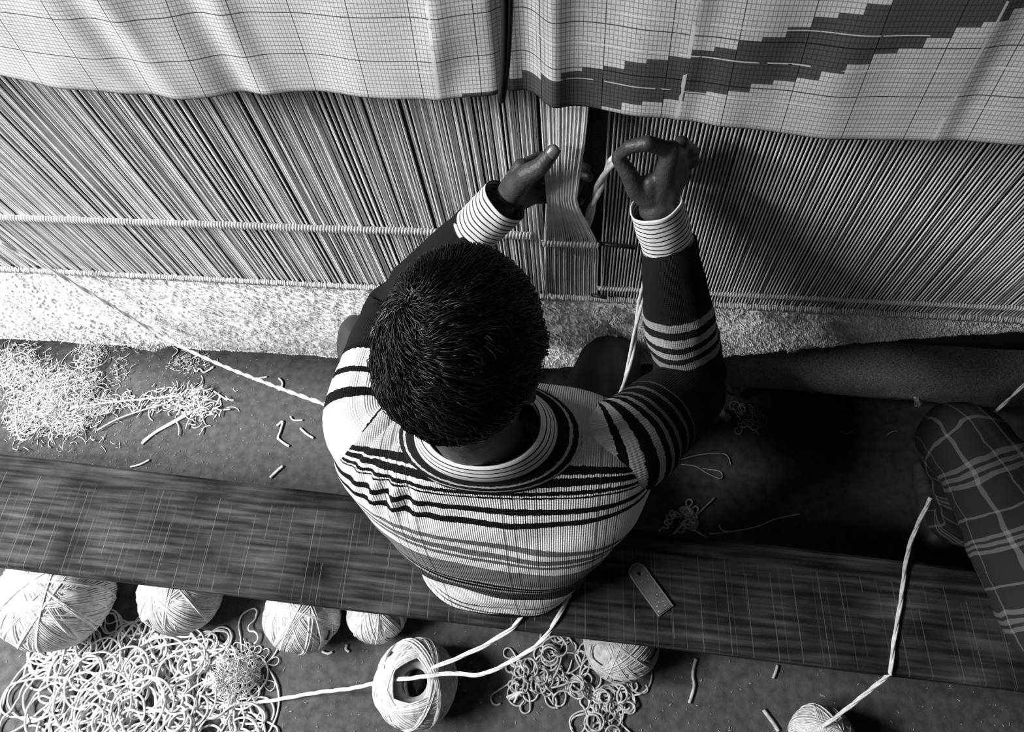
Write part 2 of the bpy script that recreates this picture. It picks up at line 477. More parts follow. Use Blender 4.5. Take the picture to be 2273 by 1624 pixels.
fs = []; mi = []
for j in range(NBR):
    for i in range(NA):
        a = j * (NA + 1) + i; fs.append((a, a + 1, a + NA + 2, a + NA + 1))
        ic = (i // 5) * 5 + 2; xc = PX0 + (ic + .5) * CW
        zt = lambda jj: lerp_tab(PE, xc) * math.exp(-jj * CH / .35) + 1.13 * (1 - math.exp(-jj * CH / .35)) + jj * CH * .97
        z = zt(j + .5)
        mi.append(1 if (xc > -.285 and lerp_tab(BL, xc) < z < lerp_tab(BU, xc)) else 0)
def paper_mat(name, base, line):
    m = mat(name, base, 0.6, spec=0.25); h = NT(m); u, v = h.uv()
    def lines(co, period, width):
        fr = h.math('FRACT', h.math('ADD', h.math('DIVIDE', co, period), 0.5))
        return h.math('LESS_THAN', h.math('ABSOLUTE', h.math('SUBTRACT', fr, 0.5)), width / period)
    thin = h.math('MAXIMUM', lines(u, 1, .085), lines(v, 1, .085))
    thick = h.math('MAXIMUM', lines(u, 15, .13), lines(v, 10, .13))
    wear = None
    for c0, w in ((199, .5), (259, .45), (322, .3)):
        q = h.math('LESS_THAN', h.math('ABSOLUTE', h.math('SUBTRACT', h.math('ADD', u, h.math('MULTIPLY', v, -.03)), c0)), w)
        wear = q if wear is None else h.math('MAXIMUM', wear, q)
    for c0, w in ((7.3, .12), (15.6, .14), (22.4, .1)):
        q = h.math('LESS_THAN', h.math('ABSOLUTE', h.math('SUBTRACT', v, c0)), w)
        q = h.math('MULTIPLY', q, h.math('GREATER_THAN', u, 195)); wear = h.math('MAXIMUM', wear, q)
    n = h.noise(7, 4)
    col = h.mix(n, base * .9, base * 1.1)
    col = h.mix(h.math('MULTIPLY', thin, .62), col, line)
    col = h.mix(h.math('MULTIPLY', thick, .85), col, line * .6)
    wn = h.math('GREATER_THAN', h.noise(35, 2), .42)
    col = h.mix(h.math('MULTIPLY', h.math('MULTIPLY', wear, wn), .8), col, .8)
    h.color(col)
    return m
sheet = obj('pattern_chart', (vs, fs), [paper_mat('squared_paper', .66, .08), paper_mat('inked_paper', .09, .012)], uv=uvs)
sheet.data.polygons.foreach_set('material_index', mi); sheet.data.update()
sm = sheet.modifiers.new('thickness', 'SOLIDIFY'); sm.thickness = 0.0006
tag(sheet, 'creased squared paper pattern chart with a dark stepped diagonal band', 'pattern chart')
pts = [(-.113, .70, 1.5), (-.114, .656, 1.33), (-.116, .637, 1.26), (-.121, .625, 1.20), (-.1265, .616, 1.162), (-.1265, .6165, 1.1535)]
g = Geo(); g.add(tube(spline(pts, 8), .0040, 8))
g.add(tube(spline([(x_ + .0045 * k_, y_ + .001, z_) for k_, (x_, y_, z_) in zip((2.2, 1.7, 1.3, .9, .5, .2), pts)], 8), .0034, 8))
cord = obj('black_cord', g.g, M_CORD)
tag(cord, 'taut black cord hanging down over the pattern chart', 'cord')

# ------------------------------------------------------------------ bench plank
M_PLANK = mat('sawn_plank', 0.12, 0.8, spec=0.06)
h = NT(M_PLANK); ox, oy, oz = h.objxyz()
nt = M_PLANK.node_tree
mp = nt.nodes.new('ShaderNodeMapping'); mp.inputs['Scale'].default_value = (6, 90, 90)
tc = nt.nodes.new('ShaderNodeTexCoord'); nt.links.new(tc.outputs['Object'], mp.inputs[0])
grain = h.noise(1.0, 8, mp.outputs[0]); blot = h.noise(9, 4)
def saw(period, off, wid):
    xx = h.math('ADD', h.math('DIVIDE', h.math('ADD', ox, h.math('MULTIPLY', oy, .06)), period), off)
    cell = h.math('FLOOR', xx); fr = h.math('FRACT', xx)
    wn = nt.nodes.new('ShaderNodeTexWhiteNoise'); wn.noise_dimensions = '1D'; nt.links.new(cell, wn.inputs['W'])
    wn2 = nt.nodes.new('ShaderNodeTexWhiteNoise'); wn2.noise_dimensions = '1D'; nt.links.new(h.math('ADD', cell, 57.3), wn2.inputs['W'])
    pos = h.math('ADD', .3, h.math('MULTIPLY', wn.outputs[0], .4))
    ln = h.math('LESS_THAN', h.math('ABSOLUTE', h.math('SUBTRACT', fr, pos)), wid / period)
    y0 = h.math('MULTIPLY', wn2.outputs[0], .22)
    ext = h.math('LESS_THAN', h.math('ABSOLUTE', h.math('SUBTRACT', oy, h.math('ADD', .10, y0))), h.math('ADD', .03, h.math('MULTIPLY', wn.outputs[0], .17)))
    return h.math('MULTIPLY', ln, ext)
marks = h.math('MAXIMUM', saw(.046, .0, .0006), h.math('MULTIPLY', saw(.031, .37, .0005), .5))
edge = h.math('LESS_THAN', h.math('SUBTRACT', h.math('ADD', oy, h.math('MULTIPLY', ox, .0264)), .287), 0)   # saw marks stop short of the worn far edge
dust = h.math('GREATER_THAN', h.noise(380, 2), .70)
wave = h.math('SINE', h.math('MULTIPLY', ox, 185.0))
gr = h.math('POWER', h.mix(h.math('MULTIPLY', h.math('SUBTRACT', grain, .3), 2.5), 0, 1), 1.4)
col = h.math('MULTIPLY', h.mix(gr, .008, .058), h.mix(h.math('MULTIPLY', h.math('SUBTRACT', blot, .25), 2), .25, 1.8))
col = h.mix(h.math('MULTIPLY', h.math('MULTIPLY', marks, edge), h.mix(blot, .4, .95)), col, .13)
col = h.mix(h.math('MULTIPLY', dust, .4), col, .13)
h.color(col)
rg = h.mix(grain, .7, .9); nt.links.new(rg, h.b.inputs['Roughness'])
h.bump(h.math('ADD', h.math('MULTIPLY', grain, .6), h.math('ADD', h.math('MULTIPLY', h.math('MULTIPLY', wave, edge), .06), h.math('MULTIPLY', marks, -.5))), .5, .002)
bench = empty('bench', (-.1, .22, 0), 'long low plank bench of dark rough sawn wood', 'bench')
ytop = lambda x: .367 + (x + 1.408) * (.310 - .367) / 2.161
ybot = lambda x: .112 + (x + 1.279) * (.097 - .112) / 2.093
PT = .30
def plank_sec(x):
    a, b = ybot(x), ytop(x)
    return [Vector((x, a + .004, PT - .038)), Vector((x, a - .001, PT - .034)), Vector((x, a, PT - .006)), Vector((x, a + .005, PT)), Vector((x, b - .055, PT)), Vector((x, b - .045, PT - .0015)), Vector((x, b - .006, PT - .007)), Vector((x, b, PT - .012)), Vector((x, b, PT - .034)), Vector((x, b - .004, PT - .038))]
vs = []; fs = []; NX = 60
for i in range(NX + 1):
    vs += [p + Vector((0, .0015 * nz(p.x * 3, k), .0012 * nz(p.x * 4, 7 + k))) for k, p in enumerate(plank_sec(-2.15 + 4.1 * i / NX))]
for i in range(NX):
    for k in range(10):
        a = i * 10; l = (k + 1) % 10; fs.append((a + k, a + l, a + 10 + l, a + 10 + k))
fs += [tuple(range(9, -1, -1)), tuple(NX * 10 + k for k in range(10))]
obj('plank', (vs, fs), M_PLANK, bench, smooth=False)
for xx in (-2.0, 1.75): obj('bench_support', box((xx, .225, .131), (.10, .22, .262)), M_BEAM, bench, smooth=False)


# ------------------------------------------------------------------ people: shared builders
def head_frame(hu, hf):
    hu = Vector(hu).normalized(); hf = Vector(hf); hf = (hf - hu * hf.dot(hu)).normalized()
    return hf.cross(hu), hf, hu        # right, forward, up

def head_dirs(nu, nv):
    out = []
    for j in range(nv + 1):
        th = math.pi * j / nv
        for i in range(nu):
            ph = 2 * math.pi * i / nu
            out.append((math.sin(th) * math.sin(ph), math.sin(th) * math.cos(ph), math.cos(th)))
    return out

def head_local(x, f, u, grow=0.0):
    """skull and face as a function of direction (right, forward, up)"""
    sx, sf, su = .076 + grow, .097 + grow, .108 + grow
    px, pf, pu = x * sx, f * sf, u * su
    if u < 0:
        k = (-u) ** 1.3
        px *= 1 - .30 * k
        pf = pf * (1 - .18 * k) + .018 * k
        if f < 0: pf += .03 * k * (-f); px *= 1 - .12 * k
    if f > 0 and grow == 0:
        g = lambda a, b, sa, sb: math.exp(-((x - a) / sa) ** 2 - ((u - b) / sb) ** 2)
        pf += .024 * g(0, -.20, .13, .13) + .010 * g(0, 0.0, .09, .15)        # nose
        pf -= .009 * (g(.36, .02, .17, .10) + g(-.36, .02, .17, .10))          # eye sockets
        pf += .004 * (g(.34, .18, .22, .07) + g(-.34, .18, .22, .07))          # brow
        pf += .006 * (g(0, -.48, .25, .05) + g(0, -.59, .22, .06)) - .004 * g(0, -.535, .25, .02)   # lips
        pf += .006 * g(0, -.85, .25, .12)
    return px, pf, pu

def head_geo(c, fr, nu=56, nv=44):
    X, F, Uu = fr; c = Vector(c); v = []; f = []
    for d in head_dirs(nu, nv):
        a, b, e = head_local(*d); v.append(c + X * a + F * b + Uu * e)
    for j in range(nv):
        for i in range(nu):
            a = j * nu + i; b = j * nu + (i + 1) % nu; f.append((a, a + nu, b + nu, b))
    g = Geo(); g.add((v, f))
    for s in (-1, 1):      # ears
        e = c + X * (.074 * s) - F * .004 - Uu * .012
        ring = []
        for k in range(11):
            t = k / 10 * math.pi * 1.5 - .6
            ring.append(e + X * (s * (.010 + .004 * math.sin(t))) + F * (-.006 - .016 * math.cos(t * .9) * .8) + Uu * (.030 * math.sin(t) if True else 0))
        g.add(tube(ring, .0055, 8)); g.add(sphere(e + X * s * .004 - F * .003, .013)); g.add(sphere(e - Uu * .027 + X * s * .006 + F * .004, .0085))
    return g

def hair_geo(c, fr, n=11000, whorl=(-.42, -.45, .78)):
    X, F, Uu = fr; c = Vector(c); g = Geo()
    def hl(d): return d[2] > (.40 * d[1] - .22 if d[1] > -.2 else -.30 + .30 * (d[1] + .2)) and not (abs(d[0]) > .8 and d[2] < -.05 and d[1] > -.25)
    nu, nv = 72, 48
    idx = {}; v = []; f = []
    dirs = head_dirs(nu, nv)
    for k, d in enumerate(dirs):
        if hl(d):
            lump = .003 * nz(d[0] * 4, d[1] * 4, d[2] * 4) + .0018 * nz(d[0] * 13, d[1] * 13, d[2] * 13)
            a, b, e = head_local(*d, grow=.008 + lump)
            idx[k] = len(v); v.append(c + X * a + F * b + Uu * e)
    for j in range(nv):
        for i in range(nu):
            q = (j * nu + i, (j + 1) * nu + i, (j + 1) * nu + (i + 1) % nu, j * nu + (i + 1) % nu)
            if all(t in idx for t in q): f.append(tuple(idx[t] for t in q))
    g.add((v, f))
    wv = Vector(whorl).normalized(); cnt = 0
    while cnt < n:
        d = Vector((random.gauss(0, 1), random.gauss(0, 1), random.gauss(0, 1))).normalized()
        near = cnt % 18 == 0
        if near: d = (wv + d * U(0, .22)).normalized()
        if not hl(d): continue
        cnt += 1
        away = d - wv * d.dot(wv); away = (away - d * away.dot(d))
        away = away.normalized() if away.length > 1e-4 else Vector((1, 0, 0))
        swirl = d.cross(away)
        fl = Vector((nz(d.x * 3, d.y * 3, d.z * 3), nz(d.x * 3 + 9, d.y * 3, d.z * 3), nz(d.x * 3, d.y * 3 + 9, d.z * 3)))
        dist = (d - wv).length
        flow = (away + swirl * (.9 * math.exp(-dist * 1.2)) + fl * 1.1).normalized()
        if near: flow = (flow + Vector((U(-1, 1), U(-1, 1), U(-1, 1)))).normalized()
        L = U(.35, .75); wa = .10 ; wf = 7 + 2 * nz(d.x * 4, d.y * 4, d.z * 4); ph = 9 * nz(d.x * 4.5, d.y * 4.5, d.z * 4.5) + U(-.35, .35)
        top = U(.008, .016); pts = []; rr = []
        for k in range(8):
            t = k / 7
            q = d + flow * (L * t) + swirl * (wa * math.sin(wf * t + ph) * t)
            q.normalize()
            hgt = .004 + top * math.sin(min(1, t * 3.0) * math.pi / 2) + (.003 * math.sin(wf * t * 1.3 + ph)) + .004 * nz(d.x * 5, d.y * 5, d.z * 5)
            hgt -= .006 * t * t
            a, b, e = head_local(q.x, q.y, q.z, grow=hgt)
            pts.append(c + X * a + F * b + Uu * e); rr.append(.00075 * (1 - .7 * t) + .00008)
        g.add(tube(pts, rr, 3, cap=False))
    return g.g

def hand_geo(w, mcps, fingers, thumb, pr=.0135):
    """wrist, 4 knuckles, finger chains from the knuckles, thumb chain"""
    g = Geo()
    for m_, r in zip(mcps, (pr, pr, pr, pr * .9)):
        mid = w.lerp(m_, .5); g.add(limb([w, mid, m_], [.017, .0155, r]))
    g.add(limb(mcps, [pr, pr, pr, pr * .9]))
    for k in range(3):
        a, b = mcps[k], mcps[k + 1]; q = a.lerp(b, .5); g.add(limb([w, w.lerp(q, .5), q], [.018, .0165, pr * .95]))
    g.add(limb([w.lerp(mcps[0], .55), w.lerp(mcps[3], .55)], [.015, .014]))
    g.add(limb([thumb[0], thumb[1].lerp(w.lerp(mcps[0], .6), .5)], [.017, .0125]))
    for m_, ch, s in zip(mcps, fingers, (1.0, 1.04, .98, .86)):
        g.add(limb([m_] + ch, [.0110 * s, .0102 * s, .0093 * s, .0080 * s][:1 + len(ch)], 12))
    g.add(limb(thumb, [.0185, .0150, .0122, .0100][:len(thumb)], 12))
    return g

def lathe_rows(rows, nu=96, sq=2.4, disp=None):
    """rows of (z, cx, cy, a, b, tilt) -> vertices ring by ring"""
    v = []; f = []; uv = []
    for j, (z, cx, cy, a, b, tilt) in enumerate(rows):
        for i in range(nu):
            t = 2 * math.pi * i / nu
            cx_, sy_ = math.cos(t), math.sin(t)
            k = (abs(cx_) ** sq + abs(sy_) ** sq) ** (-1 / sq)
            p = Vector((cx + a * k * cx_, cy + b * k * sy_, z)); p.z -= tilt * (p.y - cy)
            if disp: p = disp(p, cx_, sy_, z)
            v.append(p); uv.append((i / nu, j))
    n = len(rows)
    for j in range(n - 1):
        for i in range(nu):
            a = j * nu + i; b = j * nu + (i + 1) % nu; f.append((a, b, b + nu, a + nu))
    return v, f, uv

def smooth_rows(keys, n):
    out = []; zs = [k[0] for k in keys]
    ks = spline([(k[1], k[2], k[3]) for k in keys], n); ks2 = spline([(k[0], k[4], k[5]) for k in keys], n)
    return [(b.x, a.x, a.y, a.z, b.y, b.z) for a, b in zip(ks, ks2)]

def sleeve(path, radii, n=14, nu=48, wrinkle=.004, seed=0.0, flat=1.0, elbow=None):
    c = spline(path, n); R_ = [k.x for k in spline([(r, 0, 0) for r in radii], n)]
    F = frames(c); v = []; f = []; vv = []; uu = []; L = 0
    for i in range(len(c)):
        if i: L += (c[i] - c[i - 1]).length
        for k in range(nu):
            a = 2 * math.pi * k / nu
            e = 0
            if elbow is not None: e = math.exp(-((L - elbow) / .05) ** 2)
            w = wrinkle * (nz(L * 22 + seed, math.cos(a) * 1.2, math.sin(a) * 1.2) + .6 * nz(L * 45 + seed, math.cos(a) * 2, math.sin(a) * 2)) * (.6 + 1.6 * e)
            v.append(c[i] + (F[i][1] * math.cos(a) + F[i][2] * math.sin(a) * flat) * (R_[i] + w)); vv.append(L); uu.append(k / nu)
    for i in range(len(c) - 1):
        for k in range(nu):
            l = (k + 1) % nu; f.append((i * nu + k, i * nu + l, (i + 1) * nu + l, (i + 1) * nu + k))
    return v, f, vv, uu, L

# knitted stripes: the stripe coordinate runs along the garment
def knit_mat(name, stops, lo_, hi, pins=True, lines=()):
    m = mat(name, .5, .95, spec=.08); h = NT(m)
    s = h.attr('run').outputs['Fac']; x = h.attr('across').outputs['Fac']
    wob = h.math('MULTIPLY', h.math('SUBTRACT', h.noise(160, 2), .5), .004)
    t = h.math('DIVIDE', h.math('SUBTRACT', h.math('ADD', s, wob), lo_), hi - lo_)
    col = h.ramp(t, [(max(0, (p - lo_) / (hi - lo_)), c_) for p, c_ in stops])
    if lines:
        pin = None
        for c0 in lines:
            q = h.math('LESS_THAN', h.math('ABSOLUTE', h.math('SUBTRACT', x, c0)), .0009)
            pin = q if pin is None else h.math('MAXIMUM', pin, q)
        col = h.mix(h.math('MULTIPLY', pin, h.mix(h.noise(25, 2), .5, 1.0)), col, .02)
    col = h.math('MULTIPLY', col, h.mix(h.noise(500, 2), .75, 1.25))
    h.color(col)
    rib = h.math('SINE', h.math('MULTIPLY', x, 1900.0)); row = h.math('SINE', h.math('MULTIPLY', s, 1900.0))
    h.bump(h.math('ADD', h.math('MULTIPLY', h.math('ADD', rib, h.math('MULTIPLY', row, .5)), .5), h.noise(420, 3)), .55, .0016)
    return m

def stripe_mat(name, base, line, period, width, attr='run', grow=0.0):
    m = mat(name, base, .85, spec=.1); h = NT(m); s = h.attr(attr).outputs['Fac']
    fr = h.math('FRACT', h.math('DIVIDE', s, period))
    q = h.math('LESS_THAN', fr, width / period)
    col = h.mix(q, base, line); h.color(h.math('MULTIPLY', col, h.mix(h.noise(120, 4), .9, 1.1))); h.bump(h.noise(700, 2), .3, .001)
    return m

# ------------------------------------------------------------------ the weaver
weaver = empty('person', (-.155, .25, .30), 'person in striped knit sweater bent over the warp, knotting wool by hand', 'person')
HC = at(1024, 792, z=1.06)
HF = head_frame((.06, .42, .9), (.12, .9, -.4))
# arms
Lw = at(1106, 462, y=.622); Le = Vector((-.338, .560, .742)); Ls = Vector((-.338, .335, .765))
Rw = at(1458, 462, y=.630); Re = at(1527, 850, z=.675); Rs = Vector((.055, .335, .765))
body = head_geo(HC, HF)
nb = Vector((-.14, .302, .80))
body.add(limb([nb, HC - HF[2] * .085 + HF[1] * .004], [.060, .052], 20))
for p, r in (((-.155, .28, .42), (.15, .095, .12)), ((-.15, .30, .56), (.165, .10, .14)), ((-.145, .315, .70), (.175, .095, .10))):
    body.add(sphere(p, r, 24, 16))
body.add(limb([Ls, Rs], [.055, .055]))
body.add(limb([Ls, Le, at(1050, 517, y=.608), Lw], [.05, .036, .027, .025])); body.add(limb([Rs, Re, at(1487, 552, y=.614), Rw], [.05, .036, .027, .026]))
# left hand: thumb in front of the pulled threads, fingers behind them
lm = [at(1158, 372, y=.648), at(1166, 392, y=.656), at(1172, 416, y=.660), at(1176, 440, y=.660)]
lf = [[at(1196, 352, y=.676), at(1262, 352, y=.678), at(1300, 372, y=.668), ],
      [at(1215, 385, y=.684), at(1276, 388, y=.684), at(1306, 392, y=.668)],
      [at(1215, 418, y=.686), at(1285, 408, y=.680), at(1276, 428, y=.664)],
      [at(1215, 440, y=.684), at(1275, 436, y=.676), at(1288, 446, y=.664)]]
lt = [at(1128, 436, y=.632), at(1168, 388, y=.622), at(1201, 369, y=.618), at(1227, 337, y=.628)]
body.add(hand_geo(Lw, lm, lf, lt).g)
# right hand: thumb and forefinger pinch the wool, the others curl behind
rm = [at(1489, 334, y=.640), at(1502, 352, y=.652), at(1508, 376, y=.660), at(1506, 402, y=.662)]
rf = [[at(1437, 318, y=.628), at(1398, 325, y=.632), at(1370, 347, y=.640)],
      [at(1512, 318, y=.668), at(1538, 338, y=.680), at(1516, 356, y=.682)],
      [at(1524, 338, y=.678), at(1540, 358, y=.684), at(1512, 372, y=.684)],
      [at(1520, 372, y=.682), at(1524, 392, y=.686), at(1500, 396, y=.684)]]
rt = [at(1440, 436, y=.632), at(1413, 420, y=.630), at(1397, 388, y=.632), at(1373, 352, y=.638)]
body.add(hand_geo(Rw, rm, rf, rt).g)
# legs
LH = Vector((-.24, .27, .40)); RH = Vector((-.07, .27, .40))
LK = at(812, 760, z=.475); RK = at(1352, 812, z=.47)
LA = Vector((-.46, .60, .09)); RA = Vector((.05, .62, .09))
for hp, k, a in ((LH, LK, LA), (RH, RK, RA)):
    body.add(limb([hp, k, a], [.07, .046, .034]))
    body.add(limb([a + Vector((0, -.03, -.05)), a + Vector((0, .06, -.055)), a + Vector((0, .15, -.068))], [.033, .030, .02]))
bo = body_obj('body', body.g, M_SKIN, weaver, .0026, 4)
tag(bo, 'dark brown skin of neck and hands')
obj('hair', hair_geo(HC, HF), M_HAIR, weaver)
for s in (-1, 1):
    obj('eye', sphere(HC + HF[0] * (.030 * s) + HF[1] * .079 + HF[2] * .002, .012), M_EYE, weaver)
# thumb nail
tt = lt[-1]; td = (lt[-1] - lt[-2]).normalized()
tocam = (Vector((0, 0, CAM_Z)) - tt).normalized(); sd = td.cross(tocam).normalized(); nn = sd.cross(td).normalized()
if nn.dot(tocam) < 0: nn = -nn
vs = []; fs = []
for j in range(7):
    for i in range(7):
        a = (i / 6 - .5) * 1.7; l = (j / 6 - .35) * .015
        vs.append(tt + td * l + (sd * math.sin(a) + nn * math.cos(a)) * .0104 * (1 if j < 5 else 1 - .04 * (j - 4)))
for j in range(6):
    for i in range(6): k = j * 7 + i; fs.append((k, k + 1, k + 8, k + 7))
nail = obj('thumbnail', (vs, fs), M_NAIL, weaver); k = nail.modifiers.new('t', 'SOLIDIFY'); k.thickness = .0008

# trousers
tr = Geo()
tr.add(sphere((-.155, .275, .395), (.175, .125, .095), 24, 16))
for hp, k, a in ((LH, LK, LA), (RH, RK, RA)):
    kk = k + Vector((0, 0, .0))
    tr.add(limb([hp, hp.lerp(kk, .5) + Vector((0, 0, .01)), kk, kk.lerp(a, .5) + Vector((0, -.01, 0)), a + Vector((0, 0, .03))], [.095, .085, .066, .062, .055], 20))
me = remesh(tr.g, .006, 6); me.name = 'trousers'; me.materials.clear(); me.materials.append(M_TROUSER)
cos = [(v.co.copy(), v.normal.copy()) for v in me.vertices]
me.vertices.foreach_set('co', [k for p, n in cos for k in (p + n * (.006 * nz(p.x * 16 + p.y * 10, p.y * 5, p.z * 18) + .0035 * nz(p.x * 40, p.y * 14, p.z * 40)))])
me.polygons.foreach_set('use_smooth', [True] * len(me.polygons)); link('trousers', me, weaver)

# sweater
sweater = [(.308, -.162, .248, .150, .127, 0), (.34, -.162, .250, .160, .127, 0), (.45, -.155, .263, .184, .124, 0), (.55, -.150, .282, .210, .127, 0), (.63, -.148, .299, .232, .130, 0.0),
           (.70, -.147, .315, .246, .127, .03), (.75, -.146, .322, .246, .117, .08), (.785, -.144, .325, .230, .106, .14), (.815, -.142, .323, .192, .095, .2),
           (.835, -.141, .318, .145, .088, .24), (.850, -.140, .314, .112, .082, .26)]
def knit_disp(p, cx_, sy_, z):
    n = Vector((cx_, sy_, 0))
    low = max(0, min(1, (.62 - z) / .25))
    d = .006 * nz(p.x * 11, p.y * 6, p.z * 15) + .009 * low * nz(p.x * 5, 2.2, p.z * 26)
    # gathers at the left shoulder
    gx = math.exp(-((p.x + .285) / .045) ** 2 - ((p.z - .795) / .05) ** 2)
    d += gx * (.012 * math.sin((p.x - p.y * .8) * 150) )
    q = p + n * d
    q.z += gx * .010 * math.sin((p.x - p.y * .8) * 130)
    return q
rows = smooth_rows(sweater, 9)
v, f, uv = lathe_rows(rows, 200, 2.6, knit_disp)
YR, ZR, RR = .322, .745, .10
run = []; acr = []
for p in v:
    if p.z < ZR and p.y < YR: s = p.z - ZR
    elif p.z >= ZR: s = RR * math.atan2(p.z - ZR, YR - p.y)
    else: s = RR * math.pi + (ZR - p.z)
    if s < 0: s += .18 * (p.x + .144) * min(1, -s / .05)
    run.append(s); acr.append(p.x)
W_, G_, B_, K_ = .85, .16, .008, .32
SWEATER_STOPS = [(-.50, B_), (-.415, W_), (-.40, .1), (-.392, W_), (-.36, .1), (-.352, W_), (-.2827, .05), (-.2367, K_), (-.230, B_), (-.224, K_), (-.219, B_), (-.213, K_), (-.205, .19), (-.132, W_), (-.108, G_), (-.097, W_), (-.089, G_), (-.072, W_), (-.057, G_), (-.041, W_), (.008, B_), (.019, W_), (.036, B_), (.049, W_), (.069, B_), (.0725, W_), (.0755, B_), (.084, W_), (.0905, B_), (.0985, W_), (.1025, B_), (.111, .40)]
PINS = [-.290, -.275, -.260, -.245, -.113, -.097, -.081, -.065, .02, .034, .048]
M_SWEATER = knit_mat('striped_knit', SWEATER_STOPS, -.5, .35, lines=PINS)
obj('sweater', (v, f), M_SWEATER, weaver, attrs={'run': run, 'across': acr})
# sleeves
DK = .014
st_r = [(0, .5), (.060, B_), (.068, .42), (.078, B_), (.088, .40), (.097, B_), (.108, .2), (.115, B_), (.125, .12), (.131, B_), (.146, .10), (.151, B_), (.166, .09), (.171, DK), (.375, .22), (.385, DK), (.394, .30), (.404, DK), (.415, .35), (.426, DK), (.44, .30), (.452, DK), (.80, DK)]
M_SLR = knit_mat('striped_knit_right_sleeve', st_r, 0, .8)
Rc0 = at(1487, 552, y=.612); Rc1 = at(1455, 452, y=.628)
v, f, vv, uu, L = sleeve([(-.03, .325, .745), (.045, .338, .755), Rs.lerp(Re, .62) + Vector((.008, 0, 0)), Re + Vector((.004, .004, -.004)), Re.lerp(Rc0, .5), Rc0.lerp(Rc1, .15)], [.074, .076, .064, .062, .055, .040], seed=3.0, elbow=.30, wrinkle=.005)
obj('sleeve', (v, f), M_SLR, weaver, attrs={'run': vv, 'across': [k * .4 for k in uu]})
st_l = [(0, W_), (.045, B_), (.058, W_), (.10, B_), (.115, W_), (.14, B_), (.15, W_), (.18, B_), (.19, DK)]
M_SLL = knit_mat('striped_knit_left_sleeve', st_l, 0, .8)
Lc0 = at(1050, 517, y=.606); Lc1 = at(1122, 444, y=.622)
v, f, vv, uu, L = sleeve([(-.27, .325, .745), (-.338, .338, .755), (-.350, .45, .755), (-.335, .560, .742), Le.lerp(Lc0, .5), Lc0.lerp(Lc1, .12)], [.074, .074, .064, .060, .052, .038], seed=8.0, elbow=.30, wrinkle=.005)
obj('sleeve', (v, f), M_SLL, weaver, attrs={'run': vv, 'across': [k * .4 for k in uu]})
# shirt cuffs
M_CUFF = stripe_mat('striped_shirt', .72, .03, .0080, .0021)
for c0, c1, r0, r1, sd_ in ((Lc0, Lc1, .0375, .0355, 1.0), (Rc0, Rc1, .038, .0375, 5.0)):
    v, f, vv, uu, L = sleeve([c0, c0.lerp(c1, .5), c1], [r0, (r0 + r1) / 2, r1], n=10, nu=40, wrinkle=.0035, seed=sd_)
    o = obj('shirt_cuff', (v, f), M_CUFF, weaver, attrs={'run': vv, 'across': uu}); k = o.modifiers.new('t', 'SOLIDIFY'); k.thickness = .0022
# neckband and shirt collar
def ring_strip(rows, nu=96, sq=2.1, tilt=.28):
    v = []; f = []; run = []; L = 0
    for j, (z, cx, cy, a, b) in enumerate(rows):
        if j: L += math.hypot(rows[j][4] - rows[j - 1][4], rows[j][0] - rows[j - 1][0])
        for i in range(nu):
            t = 2 * math.pi * i / nu; c_, s_ = math.cos(t), math.sin(t); k = (abs(c_) ** sq + abs(s_) ** sq) ** (-1 / sq)
            p = Vector((cx + a * k * c_, cy + b * k * s_, z)); p.z -= tilt * (p.y - cy); v.append(p); run.append(L)
    for j in range(len(rows) - 1):
        for i in range(nu):
            a = j * nu + i; b = j * nu + (i + 1) % nu; f.append((a, b, b + nu, a + nu))
    return v, f, run
NBK = [(.832, -.141, .317, .138, .0935), (.843, -.141, .316, .128, .0925), (.853, -.140, .314, .117, .0885), (.860, -.140, .313, .107, .083), (.863, -.140, .312, .099, .078), (.858, -.140, .312, .095, .075)]
v, f, run = ring_strip([(b.x, -.14, a.y, a.z, b.y) for a, b in zip(spline([(0, r[2], r[3]) for r in NBK], 5), spline([(r[0], r[4], 0) for r in NBK], 5))])
M_BAND = knit_mat('neckband_knit', [(0, .012), (.008, .40), (.012, .012), (.020, .40), (.024, .012)], 0, .06)
o = obj('neckband', (v, f), M_BAND, weaver, attrs={'run': run, 'across': [0] * len(run)}); k = o.modifiers.new('t', 'SOLIDIFY'); k.thickness = .004
COLR = [(.868, -.140, .310, .099, .0825), (.882, -.140, .309, .093, .077), (.897, -.140, .307, .086, .0725), (.905, -.139, .306, .080, .069), (.904, -.139, .306, .074, .065), (.870, -.139, .308, .076, .066)]
v, f, run = ring_strip(COLR, tilt=.30)
M_COLLAR = stripe_mat('striped_shirt_collar', .72, .03, .0105, .0026)
o = obj('shirt_collar', (v, f), M_COLLAR, weaver, attrs={'run': run}); k = o.modifiers.new('t', 'SOLIDIFY'); k.thickness = .0025
